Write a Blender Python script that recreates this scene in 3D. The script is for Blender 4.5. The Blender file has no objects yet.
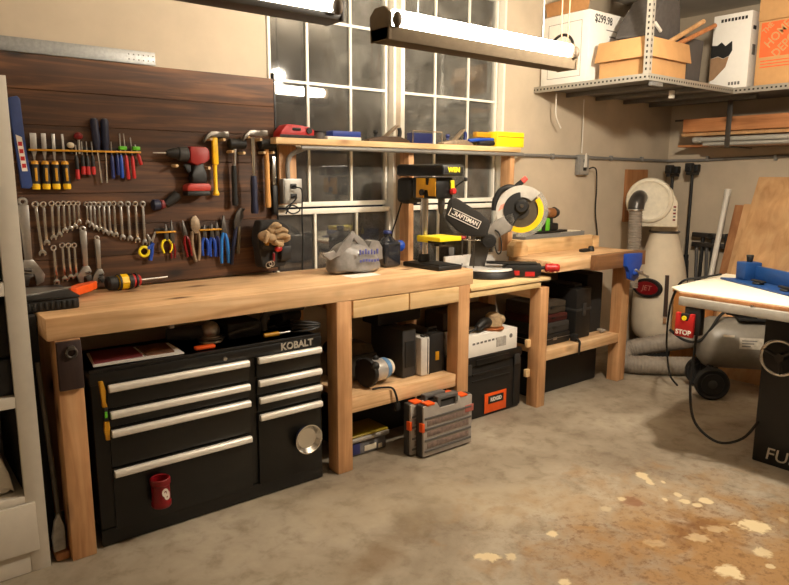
import bpy, bmesh, math, random
from mathutils import Matrix, Vector
random.seed(7)
SC = bpy.context.scene
COL = SC.collection
V = Vector
PI = math.pi

# ---------------------------------------------------------------- materials
def lin(c):
    c = c / 255.0
    return c / 12.92 if c <= 0.04045 else ((c + 0.055) / 1.055) ** 2.4
def rgb(t): return (lin(t[0]), lin(t[1]), lin(t[2]), 1.0)
MATS = {}
def nodes(name):
    m = bpy.data.materials.new(name); m.use_nodes = True
    nt = m.node_tree
    return m, nt, nt.nodes['Principled BSDF']
def N(nt, t, **k):
    n = nt.nodes.new(t)
    for a, b in k.items(): setattr(n, a, b)
    return n
def ramp(nt, stops):
    r = N(nt, 'ShaderNodeValToRGB'); e = r.color_ramp.elements
    while len(e) < len(stops): e.new(0.5)
    for i, (p, c) in enumerate(stops): e[i].position = p; e[i].color = c
    return r
def mapped(nt, scale, loc=(0, 0, 0)):
    tc = N(nt, 'ShaderNodeTexCoord'); mp = N(nt, 'ShaderNodeMapping')
    mp.inputs['Scale'].default_value = scale; mp.inputs['Location'].default_value = loc
    nt.links.new(tc.outputs['Object'], mp.inputs['Vector'])
    return mp
def noise(nt, mp, scale, detail=4, dist=0.0, rough=0.55):
    n = N(nt, 'ShaderNodeTexNoise')
    n.inputs['Scale'].default_value = scale; n.inputs['Detail'].default_value = detail
    n.inputs['Distortion'].default_value = dist; n.inputs['Roughness'].default_value = rough
    nt.links.new(mp.outputs['Vector'], n.inputs['Vector'])
    return n
def bump(nt, src, bsdf, strength=0.2, dist=0.002):
    b = N(nt, 'ShaderNodeBump'); b.inputs['Strength'].default_value = strength; b.inputs['Distance'].default_value = dist
    nt.links.new(src, b.inputs['Height']); nt.links.new(b.outputs['Normal'], bsdf.inputs['Normal'])
def mix(nt, fac, a, b, mode='MIX'):
    n = N(nt, 'ShaderNodeMix', data_type='RGBA', blend_type=mode)
    for sock, val in ((0, fac), (6, a), (7, b)):
        if isinstance(val, bpy.types.NodeSocket): nt.links.new(val, n.inputs[sock])
        else: n.inputs[sock].default_value = val
    return n.outputs[2]
def mat(name, c, rough=0.5, metal=0.0, var=0.08, scale=30, spec=0.5, bmp=0.0):
    """plain painted / moulded / metal surface with a little procedural mottling"""
    if name in MATS: return MATS[name]
    m, nt, b = nodes(name)
    base = rgb(c)
    mp = mapped(nt, (1, 1, 1)); n = noise(nt, mp, scale, 5)
    lo = tuple(base[i] * (1 - var) for i in range(3)) + (1,); hi = tuple(min(1, base[i] * (1 + var)) for i in range(3)) + (1,)
    r = ramp(nt, [(0.3, lo), (0.7, hi)])
    nt.links.new(n.outputs['Fac'], r.inputs['Fac']); nt.links.new(r.outputs['Color'], b.inputs['Base Color'])
    b.inputs['Roughness'].default_value = rough; b.inputs['Metallic'].default_value = metal
    b.inputs['Specular IOR Level'].default_value = spec
    if bmp: bump(nt, n.outputs['Fac'], b, bmp)
    MATS[name] = m
    return m
def wood(name, dark, mid, light, axis=0, knots=True, rough=0.55, grain=1.0, kcol=(92, 52, 26), varplank=None):
    m, nt, b = nodes(name)
    sc = [26 * grain] * 3; sc[axis] = 1.6 * grain
    mp = mapped(nt, sc); n1 = noise(nt, mp, 1.0, 6, 0.8)
    r = ramp(nt, [(0.28, rgb(dark)), (0.5, rgb(mid)), (0.72, rgb(light))])
    nt.links.new(n1.outputs['Fac'], r.inputs['Fac'])
    mp2 = mapped(nt, [3.0] * 3); n2 = noise(nt, mp2, 1.0, 3)
    r2 = ramp(nt, [(0.35, (0.80, 0.78, 0.74, 1)), (0.65, (1.08, 1.06, 1.04, 1))])
    nt.links.new(n2.outputs['Fac'], r2.inputs['Fac'])
    col = mix(nt, 1.0, r.outputs['Color'], r2.outputs['Color'], 'MULTIPLY')
    if varplank:
        tc = N(nt, 'ShaderNodeTexCoord'); sp = N(nt, 'ShaderNodeSeparateXYZ'); nt.links.new(tc.outputs['Object'], sp.inputs[0])
        d = N(nt, 'ShaderNodeMath', operation='DIVIDE'); d.inputs[1].default_value = varplank; nt.links.new(sp.outputs[2], d.inputs[0])
        f = N(nt, 'ShaderNodeMath', operation='FLOOR'); nt.links.new(d.outputs[0], f.inputs[0])
        w = N(nt, 'ShaderNodeTexWhiteNoise', noise_dimensions='1D'); nt.links.new(f.outputs[0], w.inputs['W'])
        r4 = ramp(nt, [(0.0, (0.72, 0.72, 0.72, 1)), (1.0, (1.25, 1.22, 1.18, 1))]); nt.links.new(w.outputs['Value'], r4.inputs['Fac'])
        col = mix(nt, 1.0, col, r4.outputs['Color'], 'MULTIPLY')
    if knots:
        ks = [6.0] * 3; ks[axis] = 2.6
        mp3 = mapped(nt, ks, (0.37, 0.21, 0.63)); vo = N(nt, 'ShaderNodeTexVoronoi'); vo.inputs['Scale'].default_value = 1.0
        nt.links.new(mp3.outputs['Vector'], vo.inputs['Vector'])
        r3 = ramp(nt, [(0.05, (1, 1, 1, 1)), (0.12, (0.35, 0.35, 0.35, 1)), (0.2, (0, 0, 0, 1))])
        nt.links.new(vo.outputs['Distance'], r3.inputs['Fac'])
        col = mix(nt, r3.outputs['Color'], col, rgb(kcol))
    nt.links.new(col, b.inputs['Base Color'])
    b.inputs['Roughness'].default_value = rough
    bump(nt, n1.outputs['Fac'], b, 0.15, 0.001)
    MATS[name] = m
    return m
def slotted(name, c, axis, pitch=0.03, v2=None):
    """galvanised angle iron with a row of dark slots along one axis"""
    m, nt, b = nodes(name)
    tc = N(nt, 'ShaderNodeTexCoord'); sp = N(nt, 'ShaderNodeSeparateXYZ'); nt.links.new(tc.outputs['Object'], sp.inputs[0])
    d = N(nt, 'ShaderNodeMath', operation='DIVIDE'); d.inputs[1].default_value = pitch; nt.links.new(sp.outputs[axis], d.inputs[0])
    f = N(nt, 'ShaderNodeMath', operation='FRACT'); nt.links.new(d.outputs[0], f.inputs[0])
    g = N(nt, 'ShaderNodeMath', operation='GREATER_THAN'); g.inputs[1].default_value = 0.55; nt.links.new(f.outputs[0], g.inputs[0])
    v2 = (2 if axis != 2 else 0) if v2 is None else v2
    d2 = N(nt, 'ShaderNodeMath', operation='ABSOLUTE'); nt.links.new(sp.outputs[v2], d2.inputs[0])
    g2 = N(nt, 'ShaderNodeMath', operation='LESS_THAN'); g2.inputs[1].default_value = 0.006; nt.links.new(d2.outputs[0], g2.inputs[0])
    mu = N(nt, 'ShaderNodeMath', operation='MULTIPLY'); nt.links.new(g.outputs[0], mu.inputs[0]); nt.links.new(g2.outputs[0], mu.inputs[1])
    col = mix(nt, mu.outputs[0], rgb(c), rgb((50, 46, 42)))
    nt.links.new(col, b.inputs['Base Color']); b.inputs['Metallic'].default_value = 0.35; b.inputs['Roughness'].default_value = 0.45
    MATS[name] = m
    return m
def emis(name, c, strength):
    m, nt, b = nodes(name)
    b.inputs['Base Color'].default_value = rgb((240, 240, 235)); b.inputs['Emission Color'].default_value = c
    b.inputs['Emission Strength'].default_value = strength
    MATS[name] = m
    return m
def clear(name, tint, rough=0.05, trans=0.9, alpha=1.0, ior=1.35):
    m, nt, b = nodes(name)
    b.inputs['Base Color'].default_value = rgb(tint); b.inputs['Roughness'].default_value = rough
    b.inputs['Transmission Weight'].default_value = trans; b.inputs['IOR'].default_value = ior; b.inputs['Alpha'].default_value = alpha
    MATS[name] = m
    return m

M_ = mat
FIR_X = wood('fir_along_x', (204, 158, 112), (230, 190, 144), (242, 208, 166), 0)
FIR_Y = wood('fir_along_y', (204, 158, 112), (230, 190, 144), (242, 208, 166), 1)
FIR_Z = wood('fir_along_z', (178, 128, 84), (206, 158, 112), (222, 178, 134), 2)
PINE_X = wood('pale_pine_along_x', (214, 176, 122), (232, 198, 148), (242, 214, 168), 0, kcol=(150, 96, 50))
PINE_Z = wood('pale_pine_along_z', (204, 162, 108), (222, 184, 130), (234, 200, 150), 2, kcol=(150, 96, 50))
PLY = wood('plywood_sheet', (186, 140, 92), (206, 162, 114), (218, 178, 132), 2, knots=False, grain=0.5)
PLYX = wood('plywood_shelf', (214, 182, 128), (230, 202, 150), (240, 216, 168), 0, knots=False, grain=0.7)
BROWNPLY = wood('brown_board', (138, 90, 52), (164, 112, 70), (182, 132, 86), 2, knots=False, grain=0.6)
LUMBER = wood('cedar_lumber', (168, 106, 62), (196, 132, 84), (212, 152, 102), 1)
DARKWOOD = wood('stained_plank', (40, 23, 11), (78, 49, 27), (122, 82, 49), 0, kcol=(22, 12, 6), rough=0.6, varplank=0.145)
DARKBEAM = wood('vise_jaw_wood', (112, 78, 50), (138, 98, 66), (156, 116, 80), 0, knots=False)
HICK = wood('hammer_handle_wood', (190, 130, 66), (216, 158, 90), (228, 176, 110), 2, knots=False)
PLAQUE = wood('walnut_plaque', (38, 24, 24), (52, 34, 32), (64, 44, 40), 2, knots=False)
BLACK = mat('black_paint', (16, 15, 14), 0.4, var=0.15)
BLACKGLOSS = mat('black_enamel', (13, 13, 12), 0.3, var=0.1)
BLACKPL = mat('black_plastic', (24, 23, 22), 0.55, var=0.15, bmp=0.05)
RUBBER = mat('black_rubber', (20, 19, 18), 0.75)
CHARCOAL = mat('charcoal_fabric', (40, 37, 34), 0.9, var=0.2, scale=120, bmp=0.3)
GREYPL = mat('grey_plastic', (92, 90, 88), 0.55)
DKGREY = mat('dark_grey_plastic', (52, 51, 50), 0.55)
STEEL = mat('brushed_steel', (176, 172, 166), 0.34, 0.9, scale=80)
HAMMER = mat('hammer_steel', (138, 132, 124), 0.35, .85)
CHROME = mat('chrome', (214, 212, 208), 0.2, 1.0, var=0.03)
DKSTEEL = mat('dark_steel', (92, 88, 84), 0.4, 0.8)
IRON = mat('cast_iron', (112, 108, 104), 0.45, 0.7)
GALV = mat('galvanised_steel', (150, 150, 148), 0.45, 0.5, var=0.15, scale=60)
ALU = mat('aluminium_bar', (214, 210, 203), 0.45, 0.15)
HANDLE = mat('satin_drawer_pull', (238, 232, 222), 0.35, 0.15, var=0.03)
WHITE = mat('white_paint', (226, 220, 208), 0.5, var=0.03)
OFFW = mat('off_white_plastic', (222, 212, 190), 0.5)
YEL = mat('yellow_plastic', (246, 196, 20), 0.45)
BRYEL = mat('bright_yellow_plastic', (252, 226, 30), 0.45)
AMBER = mat('amber_yellow_paint', (198, 140, 20), 0.45)
RED = mat('red_plastic', (184, 34, 32), 0.42)
DKRED = mat('dark_red_enamel', (124, 14, 22), 0.3)
BLUE = mat('blue_plastic', (30, 74, 172), 0.42)
DKBLUE = mat('dark_blue_plastic', (22, 36, 96), 0.45)
NAVY = mat('navy_rubber', (28, 32, 58), 0.5)
SKYB = mat('light_blue_grip', (36, 116, 196), 0.45)
GREEN = mat('green_plastic', (96, 190, 40), 0.45)
ORANGE = mat('orange_plastic', (240, 92, 24), 0.45)
CARD = mat('cardboard', (206, 158, 104), 0.85, var=0.06, scale=14)
CARDIN = mat('cardboard_inside', (176, 128, 80), 0.9)
PAPERW = mat('white_carton', (238, 234, 226), 0.7, var=0.02)
INK = mat('black_ink', (36, 33, 31), 0.7)
GREYINK = mat('grey_ink', (110, 106, 102), 0.7)
ORINK = mat('orange_ink', (238, 110, 56), 0.75)
BAGCLOTH = mat('cream_filter_cloth', (226, 212, 188), 0.9, var=0.06, scale=8, bmp=0.1)
HOSE = mat('grey_flexible_hose', (138, 128, 116), 0.6, var=0.15)
DUST = mat('sawdust_felt', (176, 150, 116), 0.95, var=0.2, scale=90)
CANVAS = mat('tan_leather', (158, 132, 98), 0.8, var=0.2, scale=50)
SACK = mat('white_sack', (214, 206, 192), 0.8, var=0.08)
TANK = mat('grey_tank_paint', (122, 116, 106), 0.4)
SILVERTXT = mat('silver_letters', (196, 190, 178), 0.35, 0.4)
WHITETXT = mat('white_letters', (236, 230, 220), 0.5)
PINKRED = mat('worn_red_grip', (220, 84, 72), 0.5)
MAGENTA = mat('maroon_print', (112, 36, 40), 0.6)

# ---------------------------------------------------------------- mesh builder
I4 = Matrix.Identity(4)
class MB:
    def __init__(s, M=None):
        s.bm = bmesh.new(); s.M = M or I4; s.mi = 0
    def _take(s, t, M=None):
        bmesh.ops.recalc_face_normals(t, faces=t.faces[:])
        for f in t.faces: f.material_index = s.mi; f.smooth = True
        t.transform(s.M @ M if M else s.M)
        me = bpy.data.meshes.new('t'); t.to_mesh(me); t.free()
        s.bm.from_mesh(me); bpy.data.meshes.remove(me)
        return s
    def box(s, x0, x1, y0, y1, z0, z1, bev=0.0, seg=2, M=None):
        t = bmesh.new()
        vs = [t.verts.new((x, y, z)) for x in (x0, x1) for y in (y0, y1) for z in (z0, z1)]
        for f in ((0, 1, 3, 2), (4, 6, 7, 5), (0, 4, 5, 1), (2, 3, 7, 6), (0, 2, 6, 4), (1, 5, 7, 3)): t.faces.new([vs[i] for i in f])
        if bev: bmesh.ops.bevel(t, geom=t.edges[:], offset=bev, segments=seg, profile=0.5, affect='EDGES')
        return s._take(t, M)
    def cyl(s, p0, p1, r0, r1=None, n=20, bev=0.0):
        p0, p1 = V(p0), V(p1); r1 = r0 if r1 is None else r1
        d = p1 - p0; q = d.to_track_quat('Z', 'Y').to_matrix().to_4x4(); q.translation = p0
        L = d.length
        prof = [(0, 0), (r0, 0), (r1, L), (0, L)]
        if bev: prof = [(0, 0), (r0 - bev, 0), (r0, bev), (r1, L - bev), (r1 - bev, L), (0, L)]
        return s.lathe(prof, q, n)
    def lathe(s, prof, M=None, n=24):
        t = bmesh.new(); rings = []
        for r, z in prof:
            if r <= 1e-6: rings.append([t.verts.new((0, 0, z))])
            else: rings.append([t.verts.new((r * math.cos(2 * PI * k / n), r * math.sin(2 * PI * k / n), z)) for k in range(n)])
        for a, b in zip(rings, rings[1:]):
            for k in range(n):
                j = (k + 1) % n
                if len(a) == 1 and len(b) == 1: continue
                if len(a) == 1: t.faces.new((a[0], b[k], b[j]))
                elif len(b) == 1: t.faces.new((a[k], a[j], b[0]))
                else: t.faces.new((a[k], a[j], b[j], b[k]))
        return s._take(t, M)
    def tube(s, pts, r, n=8, closed=False, smooth=0, radii=None):
        pts = [V(p) for p in pts]
        if smooth:
            out = []; L = len(pts)
            rng = range(L if closed else L - 1)
            rr = []
            for i in rng:
                p0 = pts[(i - 1) % L] if (closed or i > 0) else pts[i]
                p1 = pts[i]; p2 = pts[(i + 1) % L]; p3 = pts[(i + 2) % L] if (closed or i + 2 < L) else pts[(i + 1) % L]
                for k in range(smooth):
                    u = k / smooth
                    out.append(0.5 * ((2 * p1) + (p2 - p0) * u + (2 * p0 - 5 * p1 + 4 * p2 - p3) * u * u + (3 * p1 - p0 - 3 * p2 + p3) * u ** 3))
                    if radii: rr.append(radii[i] * (1 - u) + radii[(i + 1) % L] * u)
            if not closed:
                out.append(pts[-1])
                if radii: rr.append(radii[-1])
            pts = out
            if radii: radii = rr
        t = bmesh.new(); rings = []; L = len(pts); up = None
        for i, p in enumerate(pts):
            if closed: d = pts[(i + 1) % L] - pts[(i - 1) % L]
            else: d = pts[min(i + 1, L - 1)] - pts[max(i - 1, 0)]
            d.normalize()
            if up is None: up = d.orthogonal().normalized()
            up = (up - d * up.dot(d))
            if up.length < 1e-6: up = d.orthogonal()
            up.normalize(); sd = d.cross(up)
            ri = radii[i] if radii else r
            rings.append([t.verts.new(p + (up * math.cos(2 * PI * k / n) + sd * math.sin(2 * PI * k / n)) * ri) for k in range(n)])
        for i in range(L if closed else L - 1):
            a, b = rings[i], rings[(i + 1) % L]
            for k in range(n): t.faces.new((a[k], a[(k + 1) % n], b[(k + 1) % n], b[k]))
        if not closed:
            t.faces.new(rings[0]); t.faces.new(rings[-1])
        return s._take(t)
    def prism(s, poly, d0, d1, plane='XZ', bev=0.0, M=None):
        """polygon extruded between depths d0 and d1 along the axis normal to plane"""
        t = bmesh.new()
        def P(u, v, d):
            return {'XZ': (u, d, v), 'XY': (u, v, d), 'YZ': (d, u, v)}[plane]
        a = [t.verts.new(P(u, v, d0)) for u, v in poly]; b = [t.verts.new(P(u, v, d1)) for u, v in poly]
        t.faces.new(a); t.faces.new(b[::-1]); n = len(poly)
        for i in range(n): t.faces.new((a[i], b[i], b[(i + 1) % n], a[(i + 1) % n]))
        if bev: bmesh.ops.bevel(t, geom=t.edges[:], offset=bev, segments=2, profile=0.5, affect='EDGES')
        return s._take(t, M)
    def ball(s, c, r, u=16, v=10, M=None):
        r = (r, r, r) if not hasattr(r, '__len__') else r
        t = bmesh.new(); bmesh.ops.create_uvsphere(t, u_segments=u, v_segments=v, radius=1.0)
        t.transform(Matrix.Translation(V(c)) @ Matrix.Diagonal((*r, 1)))
        return s._take(t, M)
    def torus(s, c, R, r, nrm=(0, 0, 1), n=32, k=8, a0=0, a1=2 * PI):
        q = V(nrm).to_track_quat('Z', 'Y').to_matrix(); full = abs(a1 - a0 - 2 * PI) < 1e-6
        m = n if full else n + 1
        pts = [V(c) + q @ V((R * math.cos(a0 + (a1 - a0) * i / n), R * math.sin(a0 + (a1 - a0) * i / n), 0)) for i in range(m)]
        return s.tube(pts, r, k, closed=full)
    def jitter(s, amt, seed=1, freq=14.0):
        from mathutils import noise as nz
        for v in s.bm.verts:
            v.co += nz.noise_vector(v.co * freq + V((seed * 3.1, seed * 1.7, 0))) * amt
        return s
    def build(s, name, m, parent=None, sub=0):
        me = bpy.data.meshes.new(name)
        w = WM.get(parent.name, I4) if parent else I4
        s.bm.transform(w.inverted())
        s.bm.to_mesh(me); s.bm.free()
        for x in (m if isinstance(m, (list, tuple)) else [m]): me.materials.append(x)
        me.set_sharp_from_angle(angle=math.radians(38))
        o = bpy.data.objects.new(name, me); COL.objects.link(o)
        if parent: o.parent = parent; WM[o.name] = w
        else:
            # put the origin at the bottom centre of the thing
            lo = V((min(v.co.x for v in me.vertices), min(v.co.y for v in me.vertices), min(v.co.z for v in me.vertices)))
            hi = V((max(v.co.x for v in me.vertices), max(v.co.y for v in me.vertices), max(v.co.z for v in me.vertices)))
            c = V(((lo.x + hi.x) / 2, (lo.y + hi.y) / 2, lo.z)); me.transform(Matrix.Translation(-c)); o.location = c
            WM[o.name] = Matrix.Translation(c)
        if sub:
            md = o.modifiers.new('s', 'SUBSURF'); md.levels = sub; md.render_levels = sub
        return o
WM = {}
def tag(o, label, cat, group=None, kind=None):
    o['label'] = label; o['category'] = cat
    if group: o['group'] = group
    if kind: o['kind'] = kind
    return o
def thing(name, label, cat, loc=(0, 0, 0), group=None):
    o = bpy.data.objects.new(name, None); COL.objects.link(o); o.location = loc
    o.empty_display_size = 0.05
    WM[o.name] = Matrix.Translation(V(loc))
    return tag(o, label, cat, group)
def struct(o, label=None):
    o['kind'] = 'structure'
    if label: o['label'] = label
    return o
def frame(o, x, y=None, z=None):
    """matrix with origin o, x axis x, z axis z (y derived)"""
    x = V(x).normalized()
    if z is not None: z = V(z); z = (z - x * z.dot(x)).normalized(); y = z.cross(x)
    else: y = V(y); y = (y - x * y.dot(x)).normalized(); z = x.cross(y)
    m = Matrix((x, y, z)).transposed().to_4x4(); m.translation = V(o)
    return m
def text(body, size, M, m, parent, name='lettering', depth=0.0006, bold=0.0, align='CENTER', sx=1.0, shear=0.0):
    """lettering as a thin solid; M maps text x/y/outward"""
    c = bpy.data.curves.new('txt', 'FONT'); c.body = body; c.size = size; c.extrude = depth; c.offset = bold
    c.align_x = align; c.align_y = 'CENTER'; c.resolution_u = 3; c.shear = shear
    o = bpy.data.objects.new('txt', c); COL.objects.link(o)
    dg = bpy.context.evaluated_depsgraph_get(); dg.update()
    me = bpy.data.meshes.new_from_object(o.evaluated_get(dg))
    COL.objects.unlink(o); bpy.data.objects.remove(o)
    w = WM.get(parent.name, I4)
    me.transform(w.inverted() @ M @ Matrix.Diagonal((sx, 1, 1, 1)))
    me.materials.clear(); me.materials.append(m); me.name = name
    r = bpy.data.objects.new(name, me); COL.objects.link(r); r.parent = parent; WM[r.name] = w
    return r
def FY(x, y, z): return frame((x, y, z), (1, 0, 0), z=(0, -1, 0))      # lettering facing the room (-Y)
def FX(x, y, z): return frame((x, y, z), (0, -1, 0), z=(-1, 0, 0))     # lettering facing -X
def copy_tree(o, parent=None):
    c = o.copy(); COL.objects.link(c)
    if parent: c.parent = parent
    for ch in list(o.children): copy_tree(ch, c)
    return c
# ================================================================ the room
XL, XR, YB, YF, CZ = -1.7, 5.75, 3.27, -3.2, 2.85
def wallmat(name, c, sc=5):
    m, nt, b = nodes(name)
    mp = mapped(nt, (1, 1, 1)); n = noise(nt, mp, sc, 6); n2 = noise(nt, mp, 90, 3)
    base = rgb(c)
    r = ramp(nt, [(0.3, tuple(base[i] * 0.90 for i in range(3)) + (1,)), (0.7, tuple(base[i] * 1.04 for i in range(3)) + (1,))])
    nt.links.new(n.outputs['Fac'], r.inputs['Fac']); nt.links.new(r.outputs['Color'], b.inputs['Base Color'])
    b.inputs['Roughness'].default_value = 0.85; bump(nt, n2.outputs['Fac'], b, 0.12, 0.002)
    return m
WALLM = wallmat('painted_drywall', (196, 180, 157))
CEILM = wallmat('ceiling_paint', (206, 196, 180))
def concrete():
    m, nt, b = nodes('stained_concrete')
    mp = mapped(nt, (1, 1, 1))
    n1 = noise(nt, mp, 1.3, 8, 0.4, 0.6); n2 = noise(nt, mp, 9, 8, 0.3, 0.65); n3 = noise(nt, mp, 70, 4)
    r = ramp(nt, [(0.30, rgb((130, 117, 100))), (0.5, rgb((158, 146, 128))), (0.7, rgb((178, 167, 149)))])
    nt.links.new(n1.outputs['Fac'], r.inputs['Fac'])
    r2 = ramp(nt, [(0.30, (0.66, 0.63, 0.58, 1)), (0.5, (0.98, 0.98, 0.98, 1)), (0.75, (1.1, 1.1, 1.1, 1))]); nt.links.new(n2.outputs['Fac'], r2.inputs['Fac'])
    col = mix(nt, 1.0, r.outputs['Color'], r2.outputs['Color'], 'MULTIPLY')
    tc = N(nt, 'ShaderNodeTexCoord')
    NC = {}
    def blob(cx, cy, rx, ry, amp, nsc, lo, hi, ang=0.0):
        """soft-edged ragged patch around a floor point"""
        mp_ = N(nt, 'ShaderNodeMapping', vector_type='TEXTURE'); mp_.inputs['Location'].default_value = (cx, cy, 0); mp_.inputs['Rotation'].default_value = (0, 0, ang)
        mp_.inputs['Scale'].default_value = (rx, ry, 1e6)
        nt.links.new(tc.outputs['Object'], mp_.inputs['Vector'])
        ln = N(nt, 'ShaderNodeVectorMath', operation='LENGTH'); nt.links.new(mp_.outputs['Vector'], ln.inputs[0])
        nn = NC.get(nsc) or NC.setdefault(nsc, noise(nt, mp, nsc, 5, 0.5, 0.6))
        sub = N(nt, 'ShaderNodeMath', operation='MULTIPLY_ADD'); sub.inputs[1].default_value = amp; nt.links.new(nn.outputs['Fac'], sub.inputs[0]); nt.links.new(ln.outputs['Value'], sub.inputs[2])
        rr = ramp(nt, [(0.0, (1, 1, 1, 1)), (lo, (1, 1, 1, 1)), (hi, (0, 0, 0, 1))])
        mm = N(nt, 'ShaderNodeMath', operation='MULTIPLY'); mm.inputs[1].default_value = 0.4; nt.links.new(sub.outputs[0], mm.inputs[0]); nt.links.new(mm.outputs[0], rr.inputs['Fac'])
        return rr.outputs['Color']
    # rusty brown spill, its darker core and the pale dried patches on it
    def layer(col, f, c, k):
        mu = N(nt, 'ShaderNodeMath', operation='MULTIPLY'); mu.inputs[1].default_value = k
        nt.links.new(f, mu.inputs[0])
        return mix(nt, mu.outputs[0], col, rgb(c))
    col = layer(col, blob(2.60, 1.12, 1.0, 0.78, 2.6, 6, 0.56, 0.92, -0.673), (152, 114, 66), 0.9)
    col = layer(col, blob(2.68, 1.30, 0.42, 0.30, 2.6, 9, 0.46, 0.72, -0.5), (112, 72, 34), 0.7)
    col = layer(col, blob(2.69, 1.585, .06, .06, 1.4, 22, 0.5, 0.66, 0), (120, 62, 26), 0.8)
    col = layer(col, blob(1.75, 2.06, 0.30, 0.16, 1.6, 7, 0.4, 0.7, 0.3), (98, 82, 62), 0.55)
    col = layer(col, blob(1.45, 1.95, 0.42, 0.12, 1.6, 7, 0.4, 0.7, 0.3), (122, 98, 68), 0.5)
    # fine rusty flecks over the spill
    fn = noise(nt, mp, 24, 8, 0.1, 0.75); fr = ramp(nt, [(0.50, (0, 0, 0, 1)), (0.62, (1, 1, 1, 1))]); nt.links.new(fn.outputs['Fac'], fr.inputs['Fac'])
    fm = mix(nt, 1.0, fr.outputs['Color'], blob(2.62, 1.2, 1.0, 0.8, 1.6, 5, 0.50, 0.80, -0.5), 'MULTIPLY')
    col = layer(col, fm, (104, 68, 34), 0.65)
    PATCHES = ((2.981, 1.718, 0.031, 0.050, 1.0), (2.950, 1.656, 0.025, 0.048, 1.0), (2.995, 1.606, 0.013, 0.022, 1.0), (2.831, 1.502, 0.014, 0.021, 1.0), (2.923, 1.488, 0.019, 0.033, 1.0), (2.882, 1.431, 0.033, 0.032, 1.0), (2.895, 1.384, 0.033, 0.026, 0.8), (2.969, 1.375, 0.038, 0.033, 1.0), (2.914, 1.129, 0.088, 0.059, 1.0), (2.755, 1.222, 0.061, 0.037, 0.4), (2.719, 1.017, 0.037, 0.042, 0.8), (2.477, 1.036, 0.062, 0.053, 1.0), (2.629, 1.228, 0.059, 0.044, 0.5), (2.440, 1.327, 0.050, 0.033, 0.3), (2.672, 1.634, 0.024, 0.026, 0.9), (1.825, 1.680, 0.056, 0.036, 1.0), (1.898, 1.623, 0.028, 0.029, 0.7), (2.166, 1.634, 0.026, 0.034, 1.0), (1.927, 1.387, 0.030, 0.026, 1.0), (2.537, 1.618, 0.028, 0.030, 0.4), (3.066, 1.075, 0.022, 0.031, 0.3), (2.644, 0.955, 0.020, 0.020, 0.8))
    for (x, y, rx, ry, k) in PATCHES: col = layer(col, blob(x, y, rx * 1.3, ry * 1.3, 1.5, 22, 0.50, 0.60, -.673), (214, 196, 158), .92 * k)
    # long pale sawdust scuffs
    col = layer(col, blob(2.2, 2.0, 1.5, 0.35, 2.2, 3, 0.5, 0.8, -0.6), (182, 166, 138), 0.35)
    nt.links.new(col, b.inputs['Base Color'])
    b.inputs['Roughness'].default_value = 0.62; b.inputs['Specular IOR Level'].default_value = 0.35
    bump(nt, n3.outputs['Fac'], b, 0.12, 0.002)
    return m
def slab(name, x0, x1, y0, y1, z0, z1, m):
    return struct(MB().box(x0, x1, y0, y1, z0, z1).build(name, m))
fl = MB().box(XL - .1, XR + .1, YF - .1, YB + .14, -.1, 0.0)
flo = fl.build('floor', concrete()); struct(flo)
# keep the floor's texture space at the world origin
c = flo.location.copy(); flo.data.transform(Matrix.Translation(c)); flo.location = (0, 0, 0)
slab('ceiling', XL - .1, XR + .1, YF - .1, YB + .14, CZ, CZ + .1, CEILM)
slab('wall_left', XL - .1, XL, YF - .1, YB + .14, 0, CZ, WALLM)
slab('wall_right', XR, XR + .1, YF - .1, YB + .14, 0, CZ, WALLM)
slab('wall_front', XL, XR, YF - .1, YF, 0, CZ, WALLM)
WX0, WX1, WZ0, WZ1 = 1.745, 3.56, 0.80, 2.72
wb = MB(); y0, y1 = YB, YB + .14
wb.box(XL, WX0, y0, y1, 0, CZ); wb.box(WX1, XR, y0, y1, 0, CZ); wb.box(WX0, WX1, y0, y1, 0, WZ0); wb.box(WX0, WX1, y0, y1, WZ1, CZ)
struct(wb.build('wall_back', WALLM))
# two double-hung windows with muntins; dusty panes, night behind them
def glassmat():
    m, nt, b = nodes('dusty_window_glass')
    out = nt.nodes['Material Output']
    tr = N(nt, 'ShaderNodeBsdfTransparent'); tr.inputs['Color'].default_value = (0.75, 0.75, 0.73, 1)
    gl = N(nt, 'ShaderNodeBsdfGlossy'); gl.inputs['Roughness'].default_value = 0.03; gl.inputs['Color'].default_value = (1, 1, 1, 1)
    df = N(nt, 'ShaderNodeBsdfDiffuse')
    mp = mapped(nt, (1, 1, 1)); n = noise(nt, mp, 7, 7, 1.0, 0.65)
    r = ramp(nt, [(0.30, rgb((150, 145, 136))), (0.72, rgb((205, 200, 190)))]); nt.links.new(n.outputs['Fac'], r.inputs['Fac'])
    nt.links.new(r.outputs['Color'], df.inputs['Color'])
    lw = N(nt, 'ShaderNodeFresnel'); lw.inputs['IOR'].default_value = 1.75
    m1 = N(nt, 'ShaderNodeMixShader'); nt.links.new(lw.outputs[0], m1.inputs[0]); nt.links.new(tr.outputs[0], m1.inputs[1]); nt.links.new(gl.outputs[0], m1.inputs[2])
    r2 = ramp(nt, [(0.35, (0.07, 0.07, 0.07, 1)), (0.7, (0.14, 0.14, 0.14, 1))]); nt.links.new(n.outputs['Fac'], r2.inputs['Fac'])
    m2 = N(nt, 'ShaderNodeMixShader'); nt.links.new(r2.outputs['Color'], m2.inputs[0]); nt.links.new(m1.outputs[0], m2.inputs[1]); nt.links.new(df.outputs[0], m2.inputs[2])
    nt.links.new(m2.outputs[0], out.inputs['Surface'])
    return m
GLASS = glassmat()
VINYL = mat('white_vinyl_frame', (232, 226, 212), 0.45, var=0.03)
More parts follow.
